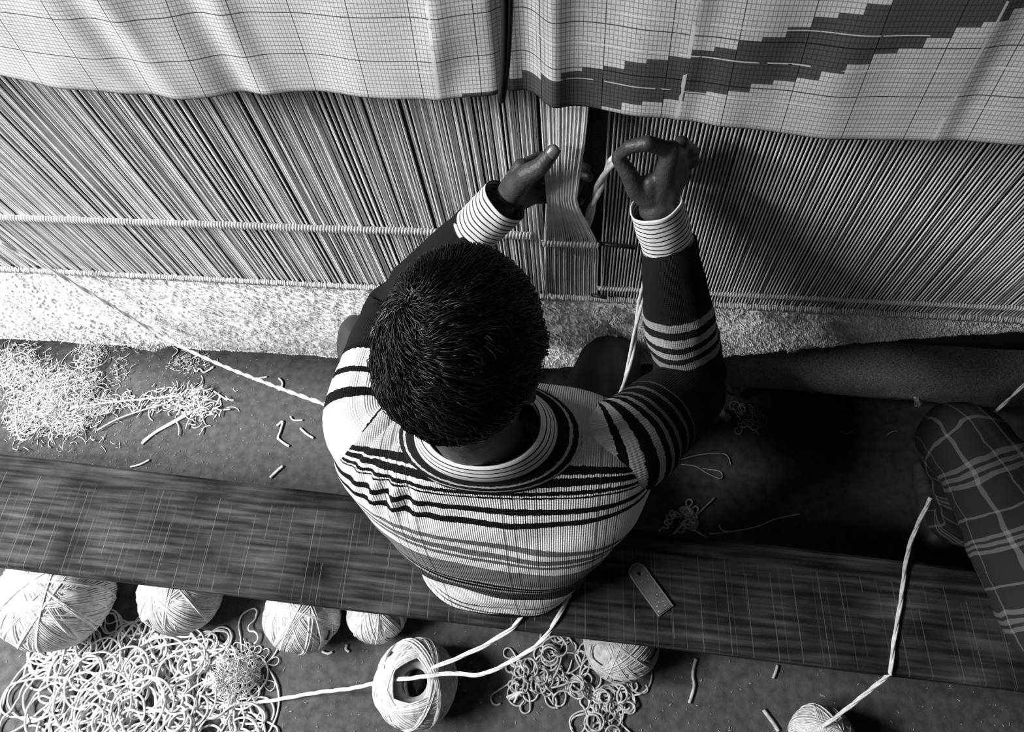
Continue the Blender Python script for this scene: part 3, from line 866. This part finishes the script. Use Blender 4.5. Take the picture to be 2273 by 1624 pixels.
# ------------------------------------------------------------------ neighbour at the right edge
nbr = empty('person', (.86, .22, .30), 'person in dark plaid clothes sitting at the right end of the bench', 'person')
def plaid_mat():
    m = mat('dark_plaid_cotton', .05, .85, spec=.15); h = NT(m); u = h.attr('across').outputs['Fac']; v = h.attr('run').outputs['Fac']
    wob = h.math('MULTIPLY', h.math('SUBTRACT', h.noise(14, 2), .5), .02)
    u = h.math('ADD', u, wob); v = h.math('ADD', v, wob)
    def band(co, period, spans):
        fr = h.math('MULTIPLY', h.math('FRACT', h.math('DIVIDE', co, period)), period); t = None
        for a, w in spans:
            q = h.math('LESS_THAN', h.math('ABSOLUTE', h.math('SUBTRACT', fr, a)), w); t = q if t is None else h.math('MAXIMUM', t, q)
        return t
    a = band(v, .125, ((.02, .0035), (.032, .0035), (.044, .0035), (.085, .0022)))
    b = band(u, .095, ((.02, .0032), (.06, .0012)))
    col = h.math('ADD', h.math('MULTIPLY', h.math('ADD', a, b), .075), .022)
    h.color(col); h.bump(h.noise(600, 2), .3, .001)
    return m
M_PLAID = plaid_mat()
NH = HC2 = Vector((.93, .34, 1.08))
nf = head_frame((0, .3, .95), (0, .95, -.3))
b2 = head_geo(NH, nf)
b2.add(limb([(.93, .30, .84), NH - nf[2] * .09 - nf[1] * .03], [.058, .052], 18))
for p, r in (((.93, .26, .42), (.14, .09, .12)), ((.93, .28, .58), (.15, .09, .14)), ((.93, .30, .74), (.16, .09, .10))): b2.add(sphere(p, r, 24, 16))
nls, nle, nlw = Vector((.76, .31, .80)), Vector((.80, .45, .66)), Vector((.90, .62, .86))
nrs, nre, nrw = Vector((1.12, .31, .80)), Vector((1.20, .45, .62)), Vector((1.14, .62, .80))
b2.add(limb([nls, nrs], [.05, .05])); b2.add(limb([nls, nle, nlw], [.05, .038, .026])); b2.add(limb([nrs, nre, nrw], [.05, .038, .026]))
for w_, sx in ((nlw, 1), (nrw, -1)):
    mc = [w_ + Vector((sx * (.02 - .013 * k), .035, .06 - .006 * abs(k - 1))) for k in range(4)]
    fg = [[m_ + Vector((0, .02, .03)), m_ + Vector((0, .012, .048)), m_ + Vector((0, -.004, .05))] for m_ in mc]
    b2.add(hand_geo(w_, mc, fg, [w_ + Vector((sx * .015, .0, .02)), w_ + Vector((sx * .035, .005, .04)), w_ + Vector((sx * .035, .015, .065)), w_ + Vector((sx * .028, .02, .085))]).g)
nlh, nlk, nla = Vector((.86, .20, .40)), at(2150, 985, z=.42), Vector((.84, .46, .09))
nrh, nrk, nra = Vector((1.02, .22, .40)), Vector((1.16, .60, .46)), Vector((1.15, .62, .09))
for hp, k, a in ((nlh, nlk, nla), (nrh, nrk, nra)):
    b2.add(limb([hp, k, a], [.065, .045, .034])); b2.add(limb([a + Vector((0, -.03, -.05)), a + Vector((0, .06, -.055)), a + Vector((0, .15, -.068))], [.033, .030, .02]))
body_obj('body', b2.g, M_SKIN, nbr, .004, 4)
obj('hair', hair_geo(NH, nf, 1500), M_HAIR, nbr)
def clothes(name, chain_, radii, seed, lean=.006, nu=64):
    v, f, vv, uu, L = sleeve(chain_, radii, n=16, nu=nu, wrinkle=lean, seed=seed, elbow=None)
    return obj(name, (v, f), M_PLAID, nbr, attrs={'run': vv, 'across': [k * .46 for k in uu]})
clothes('trouser_leg', [nlh + Vector((.06, -.10, .02)), nlh + Vector((0, .0, .015)), nlh.lerp(nlk, .55) + Vector((0, 0, .012)), nlk + Vector((0, -.02, .01)), nlk + Vector((.005, .022, -.05)), nla + Vector((0, 0, .12)), nla + Vector((0, 0, .04))], [.06, .105, .092, .078, .070, .068, .066], 2.0, .010)
clothes('trouser_leg', [nrh + Vector((-.06, -.10, .02)), nrh + Vector((0, .0, .015)), nrh.lerp(nrk, .55), nrk + Vector((0, -.02, .01)), nrk + Vector((0, .03, -.05)), nra + Vector((0, 0, .12)), nra + Vector((0, 0, .04))], [.06, .105, .092, .078, .070, .068, .066], 5.0, .008)
v, f, uv = lathe_rows(smooth_rows([(z, .93, cy, a, b, t) for z, cx, cy, a, b, t in [(z_ + .01, 0, y_ - .02, a_ * .95, b_, t_) for z_, c_, y_, a_, b_, t_ in sweater]], 7), 96, 2.25)
obj('shirt', (v, f), M_PLAID, nbr, attrs={'run': [p.z for p in v], 'across': [p.x for p in v]})
for pth, sd_ in (([(.82, .31, .77), nls, nle, nlw], 1.0), ([(1.04, .31, .77), nrs, nre, nrw], 4.0)):
    clothes('shirt_sleeve', pth, [.075, .072, .058, .04], sd_, .006, 40)


# ------------------------------------------------------------------ yarn: balls, heaps, strands, scraps
def ball_geo(c, R, axis, hole=.45, loops=230, r=.0022, squash=1.0, seed=0, seg=34):
    """centre pull ball: bundles of great circles that keep clear of the hole"""
    rnd = random.Random(seed); c = Vector(c); axis = Vector(axis).normalized()
    e1 = axis.orthogonal().normalized(); e2 = axis.cross(e1)
    g = Geo(); az = 0; k = 0
    tilt0 = math.pi / 2 - math.asin(hole)
    while k < loops:
        az += rnd.uniform(.5, 1.5); n_in = rnd.randint(7, 13); tl = tilt0 + rnd.uniform(-.10, .10)
        lift = R * (.955 + .045 * k / loops)
        for q in range(n_in):
            a = az + q * .019 + rnd.uniform(-.006, .006); t2 = tl + rnd.uniform(-.012, .012)
            n = axis * math.cos(t2) + (e1 * math.cos(a) + e2 * math.sin(a)) * math.sin(t2)
            u = n.orthogonal().normalized(); w = n.cross(u); off = (q - n_in / 2) * r * 1.15
            rr = lift + rnd.uniform(-.0012, .0012) + math.sin(q / n_in * math.pi) * .002
            sq = math.sqrt(max(.05, 1 - (off / rr) ** 2))
            pts = []
            for i in range(seg):
                th = 2 * math.pi * i / seg
                p = (u * math.cos(th) + w * math.sin(th)) * rr * sq + n * off
                p -= axis * p.dot(axis) * (1 - squash)
                pts.append(c + p)
            g.add(tube(pts, r * rnd.uniform(.8, 1.1), 4, closed=True)); k += 1
    return g.g

def ball(c, R, axis, label, hole=.4, loops=230, r=.0022, squash=1.0, seed=0, m=None, core=.80, cm=None):
    t = empty('yarn_ball', (c[0], c[1], 0), label, 'yarn ball', 'balls of wound wool on the floor')
    obj('windings', ball_geo(c, R, axis, hole, loops, r, squash, seed), m or M_YARN, t)['kind'] = 'stuff'
    # inner core, hollow round the axis
    ax = Vector(axis).normalized(); q = ax.to_track_quat('Z', 'Y').to_matrix()
    v = []; f = []; nu, nv = 32, 14; a0 = math.asin(hole) * .95
    prof = [(R * core * math.sin(a0 + (math.pi - 2 * a0) * j / nv), R * core * math.cos(a0 + (math.pi - 2 * a0) * j / nv)) for j in range(nv + 1)]
    if hole < .5: prof = [(R * .93 * math.sin(math.pi * j / nv), R * .93 * math.cos(math.pi * j / nv)) for j in range(nv + 1)]
    else: prof = prof + [(R * core * hole * .75, prof[-1][1] * .7), (R * core * hole * .7, prof[0][1] * .7)]
    for rr, zz in prof:
        for i in range(nu):
            th = 2 * math.pi * i / nu; v.append(Vector(c) + q @ Vector((rr * math.cos(th), rr * math.sin(th), zz * squash)))
    n = len(prof)
    for j in range(n if hole >= .5 else n - 1):
        for i in range(nu):
            a = j * nu + i; b = j * nu + (i + 1) % nu; k = ((j + 1) % n) * nu
            f.append((a, b, k + (i + 1) % nu, k + i))
    obj('core', (v, f), cm or M_YARN_GREY, t)
    return t

def on_floor(u, v, R): p = at(u, v, z=R); return (p.x, p.y, R)
ball(on_floor(124, 1322, .125), .125, (.30, -.12, 1), 'biggest wool ball, half under the left end of the bench', .20, 420, .0023, .97, 1)
ball(on_floor(402, 1315, .095), .095, (.10, -.05, 1), 'cream wool ball under the bench, right of the biggest one', .20, 260, .0021, .95, 2, core=.86)
ball(on_floor(673, 1362, .088), .088, (.1, .35, 1), 'cream wool ball under the bench, third from the left', .30, 260, .0021, .97, 3)
ball(on_floor(838, 1357, .070), .070, (.05, .35, 1), 'smallest wool ball under the bench, nearest the weaver', .22, 220, .0019, .97, 4, core=.86)
ball(on_floor(922, 1516, .086), .093, (.12, .06, 1), 'open cream wool ball with a wide hollow centre, lying clear of the bench', .60, 200, .0022, .86, 5, core=.74)
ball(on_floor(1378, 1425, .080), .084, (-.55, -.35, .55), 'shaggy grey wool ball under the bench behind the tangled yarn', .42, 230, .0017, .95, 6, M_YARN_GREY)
ball(on_floor(1826, 1640, .065), .065, (.1, .15, 1), 'wool ball cut by the bottom edge, feeding the strand at right', .26, 200, .0019, .97, 7)

def wander(n, c, ext, z0, z1, curl, step, seed, closed=False):
    rnd = random.Random(seed)
    x, y = c[0] + rnd.uniform(-1, 1) * ext[0] * .7, c[1] + rnd.uniform(-1, 1) * ext[1] * .7
    a = rnd.uniform(0, 6.28); w = rnd.choice((-1, 1)) * curl; z = rnd.uniform(z0, z1); pts = []
    for i in range(n):
        if rnd.random() < .07: w = rnd.uniform(-1, 1) * curl * 1.6
        dx, dy = (x - c[0]) / ext[0], (y - c[1]) / ext[1]
        rad = math.hypot(dx, dy)
        if rad > .9:
            want = math.atan2(-dy * ext[1], -dx * ext[0]); d = (want - a + math.pi) % (2 * math.pi) - math.pi; a += max(-.5, min(.5, d)) * .6
        a += w * step; x += math.cos(a) * step; y += math.sin(a) * step
        dome = max(.08, 1 - rad * rad)
        z += rnd.uniform(-.004, .004); z = min(max(z, .003), max(.006, z1 * dome))
        pts.append(Vector((x, y, z)))
    return pts

# tangled heap at lower left
g = Geo(); hc = at(300, 1570, z=.0)
for k in range(92): g.add(tube(spline(wander(58, hc, (.36, .20), .004, .06, (16, 26, 40)[k % 3], .012, 100 + k), 3), .0025, 5))
for k in range(14): g.add(tube(spline(wander(34, at(U(60, 560), U(1395, 1470), z=0), (.05, .045), .004, .02, 60, .009, 300 + k), 3), .0022, 5))
heap = obj('yarn_heap', g.g, M_YARN); tag(heap, 'heap of loose tangled cream yarn loops on the floor at lower left', 'yarn', kind='stuff')
g = Geo(); hc = at(527, 1500, z=.02)
for k in range(30): g.add(tube(spline(wander(40, hc, (.055, .055), .01, .075, 75, .006, 500 + k), 3), .0013, 4))
for k in range(220):
    a = U(0, 6.28); b = U(.2, 1.4); d = Vector((math.cos(a) * math.cos(b), math.sin(a) * math.cos(b), math.sin(b))); q = Vector((hc.x, hc.y, .022)) + d * .04
    g.add(tube([q, q + d * .012 + Vector((U(-.01, .01), U(-.01, .01), U(-.004, .006))), q + d * U(.012, .026) + Vector((U(-.014, .014), U(-.014, .014), 0))], .0008, 3))
fz = obj('wool_clump', g.g, M_YARN); tag(fz, 'frayed fuzzy clump of cream wool at the edge of the yarn heap', 'wool', kind='stuff')

# fine wool lint shed over the floor
rnd = random.Random(77); g = Geo()
for k in range(1700):
    left = rnd.random() < .75
    u_, v_ = (rnd.triangular(-20, 760, 40), rnd.uniform(770, 1080)) if left else (rnd.uniform(0, 2273), rnd.uniform(1400, 1640))
    p = at(u_, v_, z=.0015); a = rnd.uniform(0, 6.28); L_ = rnd.uniform(.001, .005); b_ = a + rnd.uniform(-1.2, 1.2)
    q1 = p + Vector((math.cos(a), math.sin(a), .1)) * L_; q2 = q1 + Vector((math.cos(b_), math.sin(b_), -.1)) * L_ * .7
    g.add(tube([p, q1, q2], rnd.uniform(.0003, .0007), 3))
tag(obj('wool_lint', g.g, M_YARN), 'fine wool lint strewn over the floor around the bench', 'lint', kind='stuff')
# clipped wool waste at left
def scraps(n, fn, seed, zmax, lmin=.015, lmax=.05, r=.0019):
    rnd = random.Random(seed); g = Geo()
    for k in range(n):
        x, y, hh = fn(rnd); a = rnd.uniform(0, 6.28); w = rnd.uniform(-60, 60); z = rnd.uniform(.002, max(.003, hh)); L = rnd.uniform(lmin, lmax); pts = []
        tilt = rnd.uniform(-.35, .35)
        for i in range(6):
            pts.append(Vector((x, y, max(.002, z)))); a += w * L / 6; x += math.cos(a) * L / 6; y += math.sin(a) * L / 6; z += tilt * L / 6
        g.add(tube(pts, r * rnd.uniform(.7, 1.2), 4))
    return g.g
def cloud(spots):
    def fn(rnd):
        u, v, su, sv, hh = rnd.choice(spots); p = at(rnd.gauss(u, su), rnd.gauss(v, sv), z=0); return p.x, p.y, hh * rnd.random()
    return fn
heapA = [(40, 800, 30, 16, .03), (30, 830, 20, 14, .02), (95, 850, 34, 20, .06), (150, 880, 34, 22, .08), (150, 885, 26, 18, .08), (105, 915, 36, 18, .07), (190, 850, 26, 18, .05), (60, 930, 18, 22, .03), (210, 905, 26, 10, .05), (205, 780, 12, 13, .02), (150, 945, 26, 10, .04), (120, 905, 60, 45, .02)]
gw = Geo(); gw.add(scraps(3600, cloud(heapA), 21, .05, .006, .04, .0012)); gw.add(scraps(170, cloud(heapA), 31, .05, .05, .12, .0019))
wa = obj('wool_waste', gw.g, M_YARN); tag(wa, 'white heap of clipped wool waste on the floor at far left', 'wool waste', kind='stuff')
heapB = [(420, 880, 28, 14, .03), (455, 895, 20, 16, .03), (380, 890, 35, 10, .015), (300, 890, 45, 8, .01), (440, 915, 16, 14, .02)]
wb = obj('wool_waste', scraps(330, cloud(heapB), 22, .03, .012, .06, .0020), M_YARN); tag(wb, 'small scatter of clipped yarn ends right of the white wool heap', 'wool waste', kind='stuff')
heapC = [(235, 765, 30, 12, .015), (405, 800, 14, 12, .01), (440, 805, 20, 12, .01), (265, 815, 10, 22, .012)]
wc = obj('wool_waste', scraps(260, cloud(heapC), 23, .02, .006, .03, .0011), M_YARN); tag(wc, 'grey wool fluff on the floor just below the carpet edge', 'wool waste', kind='stuff')

def floor_strand(px_pts, r, label, z=.004, m=None, name='yarn_scrap', plies=1, cat='yarn', grp='yarn scraps on the floor', wob=0):
    pts = [at(u, v, z=z + (wob * R3())) for u, v in px_pts]
    o = obj(name, yarn(pts, r, plies, 160, 7), m or M_YARN); return tag(o, label, cat, grp)
SCR = [
 ([(40, 890), (36, 925), (38, 955), (46, 975), (60, 975)], .0030, 'long white strand curving down the left side of the wool heap'),
 ([(158, 905), (240, 893), (320, 885), (400, 878)], .0028, 'straight white strand running from the wool heap to the right'),
 ([(215, 955), (260, 930), (310, 912), (360, 897)], .0024, 'thin strand slanting below the straight white one'),
 ([(315, 985), (345, 960), (385, 938), (425, 915)], .0042, 'thick folded yarn end lying below the scattered ends'),
 ([(318, 978), (350, 955), (390, 932), (430, 908)], .0036, 'second thick yarn end lying along the folded one'),
 ([(615, 945), (628, 935), (622, 958), (618, 972), (632, 984), (642, 990)], .0036, 'hooked yarn scrap on the floor left of the weaver'),
 ([(645, 924), (652, 932), (672, 932)], .0028, 'tiny bent scrap above the hooked one'),
 ([(667, 950), (680, 962), (696, 972)], .0036, 'short straight scrap beside the sweater at left'),
 ([(585, 838), (592, 836), (560, 842)], .0024, 'short thread end under the taut wool strand'),
 ([(619, 839), (627, 848), (625, 862), (618, 866)], .0032, 'comma shaped scrap right of the taut strand'),
 ([(475, 868), (490, 878), (505, 888)], .0030, 'blunt yarn end at the tip of the scattered ends'),
 ([(490, 880), (480, 898), (472, 910)], .0034, 'fat yarn end leaning off the scattered ends'),
 ([(358, 884), (370, 892), (362, 898)], .0026, 'little hook of yarn below the straight strand'),
 ([(430, 815), (436, 824), (444, 818), (452, 826), (462, 822), (474, 815)], .0028, 'crinkled scrap under the taut strand by the carpet'),
 ([(600, 1060), (612, 1048), (628, 1034)], .0045, 'flat white paper sliver near the far edge of the bench'),
 ([(290, 1036), (312, 1030), (332, 1020)], .0030, 'white scrap touching the bench edge at left'),
 ([(385, 770), (395, 778), (382, 792)], .0022, 'thin curl of yarn close under the carpet at left'),
 ([(770, 1430), (768, 1440), (775, 1446)], .0034, 'tiny scrap between the balls and the open one'),
 ([(715, 1445), (728, 1450), (738, 1446)], .0030, 'tiny crumb of wool below the third ball'),
]
for k, (p_, r_, l_) in enumerate(SCR): floor_strand(p_, r_, l_, z=(.05, .03, .012)[k] if k < 3 else .004)
SCRD = [
 ([(1545, 1462), (1540, 1480), (1538, 1500), (1541, 1520), (1535, 1545), (1530, 1560)], .0040, 'wavy grey yarn end hanging below the bench at right'),
 ([(1726, 1476), (1722, 1490), (1716, 1505)], .0035, 'stubby scrap just below the bench, right of the wavy one'),
 ([(1695, 1575), (1706, 1590), (1718, 1606), (1728, 1622)], .0050, 'thick frayed yarn end at the bottom, left of the last ball'),
 ([(1510, 1020), (1560, 1008), (1610, 1008), (1622, 1030)], .0016, 'thin looped thread on the dark floor right of the weaver'),
 ([(1512, 1030), (1545, 1035), (1570, 1050), (1600, 1062), (1598, 1046), (1560, 1040)], .0016, 'thin thread loop lying lower on the dark floor'),
 ([(1575, 1184), (1620, 1180), (1680, 1168), (1720, 1152), (1775, 1140)], .0020, 'faint grey thread along the far edge of the bench'),
 ([(1596, 1165), (1602, 1176), (1618, 1180)], .0020, 'faint short end crossing the grey thread'),
 ([(1540, 1148), (1565, 1125), (1586, 1105)], .0022, 'faint thread rising from the dark wool knot'),
 ([(1860, 955), (1880, 962), (1893, 955)], .0014, 'tiny bent thread in the dark between the two people'),
 ([(1966, 968), (1980, 958), (1992, 957)], .0014, 'tiny thread in the dark left of the plaid knee'),
]
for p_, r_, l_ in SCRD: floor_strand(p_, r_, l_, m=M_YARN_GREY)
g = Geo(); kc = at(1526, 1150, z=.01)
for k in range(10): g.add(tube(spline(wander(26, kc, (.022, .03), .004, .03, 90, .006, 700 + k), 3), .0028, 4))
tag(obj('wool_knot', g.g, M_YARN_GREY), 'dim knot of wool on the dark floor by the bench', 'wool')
g = Geo(); kc = at(1655, 920, z=.01)
for k in range(12): g.add(tube(spline(wander(22, kc, (.045, .03), .004, .02, 70, .006, 730 + k), 3), .0012, 4))
tag(obj('thread_tangle', g.g, M_YARN_GREY), 'faint tangle of threads in the dark beyond the elbow', 'thread', kind='stuff')

# grey tangled skeins below the bench
def skein(name, px_c, ext, n, seed, label, r=.0023, curl=55, z1=.03):
    g = Geo(); c0 = at(*px_c, z=0)
    for k in range(n): g.add(tube(spline(wander(30, c0, ext, .003, z1, curl, .008, seed + k), 3), r, 5))
    o = obj(name, g.g, M_YARN_GREY); return tag(o, label, 'yarn', 'grey tangled skeins', 'stuff')
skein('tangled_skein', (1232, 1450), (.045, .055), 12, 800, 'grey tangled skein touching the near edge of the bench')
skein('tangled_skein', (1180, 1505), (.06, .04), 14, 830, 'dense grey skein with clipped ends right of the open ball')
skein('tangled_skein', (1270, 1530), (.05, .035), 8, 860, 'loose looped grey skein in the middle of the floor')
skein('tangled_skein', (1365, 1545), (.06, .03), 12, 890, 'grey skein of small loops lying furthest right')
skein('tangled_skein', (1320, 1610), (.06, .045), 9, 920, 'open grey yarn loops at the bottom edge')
g = Geo(); a0 = at(1152, 1535, z=.012)
for k in range(9):
    q = at(1125 + 5.5 * k, 1556 - 10 * abs(k - 3) * .4 + U(-4, 4), z=.004); g.add(yarn([a0, a0.lerp(q, .5) + Vector((0, 0, .004)), q], .0026, 1, n=4))
tag(obj('cut_yarn_ends', g.g, M_YARN), 'white brush of cut yarn ends beside the dense grey skein', 'yarn')

# running strands
def strand(name, pts, r, label, plies=2, m=None, twist=110, loose=1.0, grp='wool strands in use'):
    o = obj(name, yarn(pts, r, plies, twist * .6, 12, 6, loose * .75), m or M_YARN); return tag(o, label, 'yarn', grp)
strand('wool_strand', [at(0, 538, y=.668), at(60, 570, y=.664), at(110, 597, y=.658), at(230, 668, y=.65), at(370, 752, y=.63), at(480, 805, y=.56), at(600, 853, y=.47), at(722, 897, y=.39)], .0025, 'taut pale wool strand running from the carpet to the left shoulder of the weaver', 2)
pz = PT + .004
strand('wool_strand', [at(958, 1483, z=.175), at(1010, 1462, z=.20), at(1070, 1435, z=.24), at(1120, 1405, z=.28), at(1145, 1385, z=pz), at(1175, 1345, z=pz + .004)], .0024, 'upper pair of wool ends drawn from the open ball under the weaver', 3, loose=1.5, twist=45)
strand('wool_strand', [at(330, 1578, z=.05), at(470, 1568, z=.02), at(590, 1556, z=.01), at(700, 1537, z=.02), at(780, 1527, z=.06), at(850, 1512, z=.13), at(925, 1503, z=.165), at(1000, 1494, z=.175), at(1060, 1497, z=.19), at(1110, 1480, z=.21), at(1180, 1440, z=.25), at(1212, 1410, z=.29), at(1235, 1375, z=pz), at(1265, 1318, z=pz + .004)], .0026, 'long wool strand crossing the open ball from the heap to the bench', 3, loose=1.2, twist=70)
strand('wool_strand', [at(1826, 1612, z=.13), at(1870, 1580, z=.16), at(1920, 1540, z=.21), at(1972, 1497, z=.285), at(1977, 1488, z=pz), at(1985, 1420, z=pz), at(2000, 1330, z=pz), at(2012, 1240, z=pz), at(2030, 1180, z=.325), at(2066, 1104, z=.37)], .0024, 'wool strand crossing the right end of the bench to the plaid leg', 3, loose=1.1, twist=70)
strand('wool_strand', [at(2205, 918, z=.44), at(2240, 885, z=.47), at(2290, 838, z=.52)], .0020, 'short wool strand slanting up at the right edge above the plaid knee', 2, M_YARN_GREY)
strand('wool_strand', [at(1371, 350, y=.640), at(1352, 368, y=.645), at(1332, 410, y=.655), at(1313, 460, y=.672), at(1302, 512, y=.682)], .0042, 'pale wool end pinched between thumb and forefinger', 2, M_YARN, 60)
strand('wool_strand', [at(1442, 560, y=.60), at(1436, 600, y=.60), at(1424, 660, y=.60), at(1412, 720, y=.59), at(1403, 780, y=.57), at(1388, 840, y=.54), at(1368, 900, y=.50)], .0030, 'loose wool strand hanging from the right cuff to the lap', 2, M_YARN, 40, 1.2)

# ------------------------------------------------------------------ knife handle on the bench, wrapper on the floor
M_TOOL = mat('speckled_plastic', .14, .3, .4, 40, 0, 1, .5)
h = NT(M_TOOL); sp = h.math('GREATER_THAN', h.noise(260, 2), .68); blob = h.math('GREATER_THAN', h.noise(45, 2), .46)
h.color(h.mix(h.math('MULTIPLY', sp, blob), h.mix(h.noise(60, 3), .07, .2), .75))
M_TOOLRIM = mat('worn_plastic_rim', .22, .35, .3, 90, 0, 1, .5)
ta, tb = at(1416, 1270, z=PT), at(1478, 1356, z=PT)
td = (tb - ta).normalized(); ts = Vector((-td.y, td.x, 0)); L = (tb - ta).length; hw = .0185
def tool_outline(w, cut):
    pts = []
    for k in range(13):
        a = math.pi / 2 + math.pi * k / 12; pts.append(ta + ts * (w * math.sin(a)) + td * (w * math.cos(a)))
    # far end cut square
    pts += [tb - ts * w * 1.02 + td * cut, tb + ts * w * 1.02 + td * cut]
    return pts
hole_c = ta + td * .004
def plate(w, cut, z0, z1, hole=.0045):
    o = tool_outline(w, cut); n = len(o); v = []; f = []
    hp = []
    for p in o:
        a = math.atan2((p - hole_c).dot(ts), (p - hole_c).dot(td)); hp.append(hole_c + (td * math.cos(a) + ts * math.sin(a)) * hole)
    for z in (z0, z1):
        v += [Vector((p.x, p.y, z)) for p in o]; v += [Vector((p.x, p.y, z)) for p in hp]
    for i in range(n):
        j = (i + 1) % n
        f += [(2 * n + i, 2 * n + j, 3 * n + j, 3 * n + i), (j, i, n + i, n + j), (i, j, 2 * n + j, 2 * n + i), (n + j, n + i, 3 * n + i, 3 * n + j)]
    return v, f
tool = empty('tool_handle', (ta.x, ta.y, PT), 'flat speckled grey strip with a hole, lying on the bench', 'tool')
obj('plate', plate(hw * .86, -.002, PT + .0015, PT + .0045), M_TOOL, tool, smooth=False)
rim = [Vector((p.x, p.y, PT + .0035)) for p in tool_outline(hw * .93, 0)]
obj('rim', tube(rim, .0021, 6, closed=True), M_TOOLRIM, tool)
def wrapper(px_pts, zc, label, amp=.006, m=M_FOIL):
    pts = [at(u, v, z=zc) for u, v in px_pts]; c0 = sum(pts, Vector()) / len(pts)
    ring = []; v = [c0 + Vector((0, 0, amp))]; f = []; n = len(pts) * 4
    sp = spline(pts, 4, closed=True)
    for lv in (.5, 1.0):
        for i, p in enumerate(sp): v.append(c0.lerp(p, lv) + Vector((0, 0, U(-amp, amp) * .8)))
    for i in range(n):
        j = (i + 1) % n; f += [(0, 1 + i, 1 + j), (1 + i, 1 + n + i, 1 + n + j, 1 + j)]
    o = obj('wrapper', (v, f), m, smooth=False); k = o.modifiers.new('t', 'SOLIDIFY'); k.thickness = .001
    return tag(o, label, 'wrapper')
wrapper([(1595, 905), (1610, 912), (1622, 925), (1612, 936), (1600, 925)], .012, 'scrap of shiny wrapper on the dark floor right of the elbow', .008)
wrapper([(2030, 880), (2045, 888), (2042, 902), (2030, 898)], .30, 'bright scrap of paper at the corner of the plaid knee', .006)
M_BAG = mat('dark_plastic_sheet', .06, .35, .3, 30, 0, 1, .5)
wrapper([(1560, 815), (1620, 822), (1690, 835), (1660, 862), (1600, 880), (1570, 850)], .05, 'crumpled dark plastic sheet on the floor beyond the right elbow', .018, M_BAG)
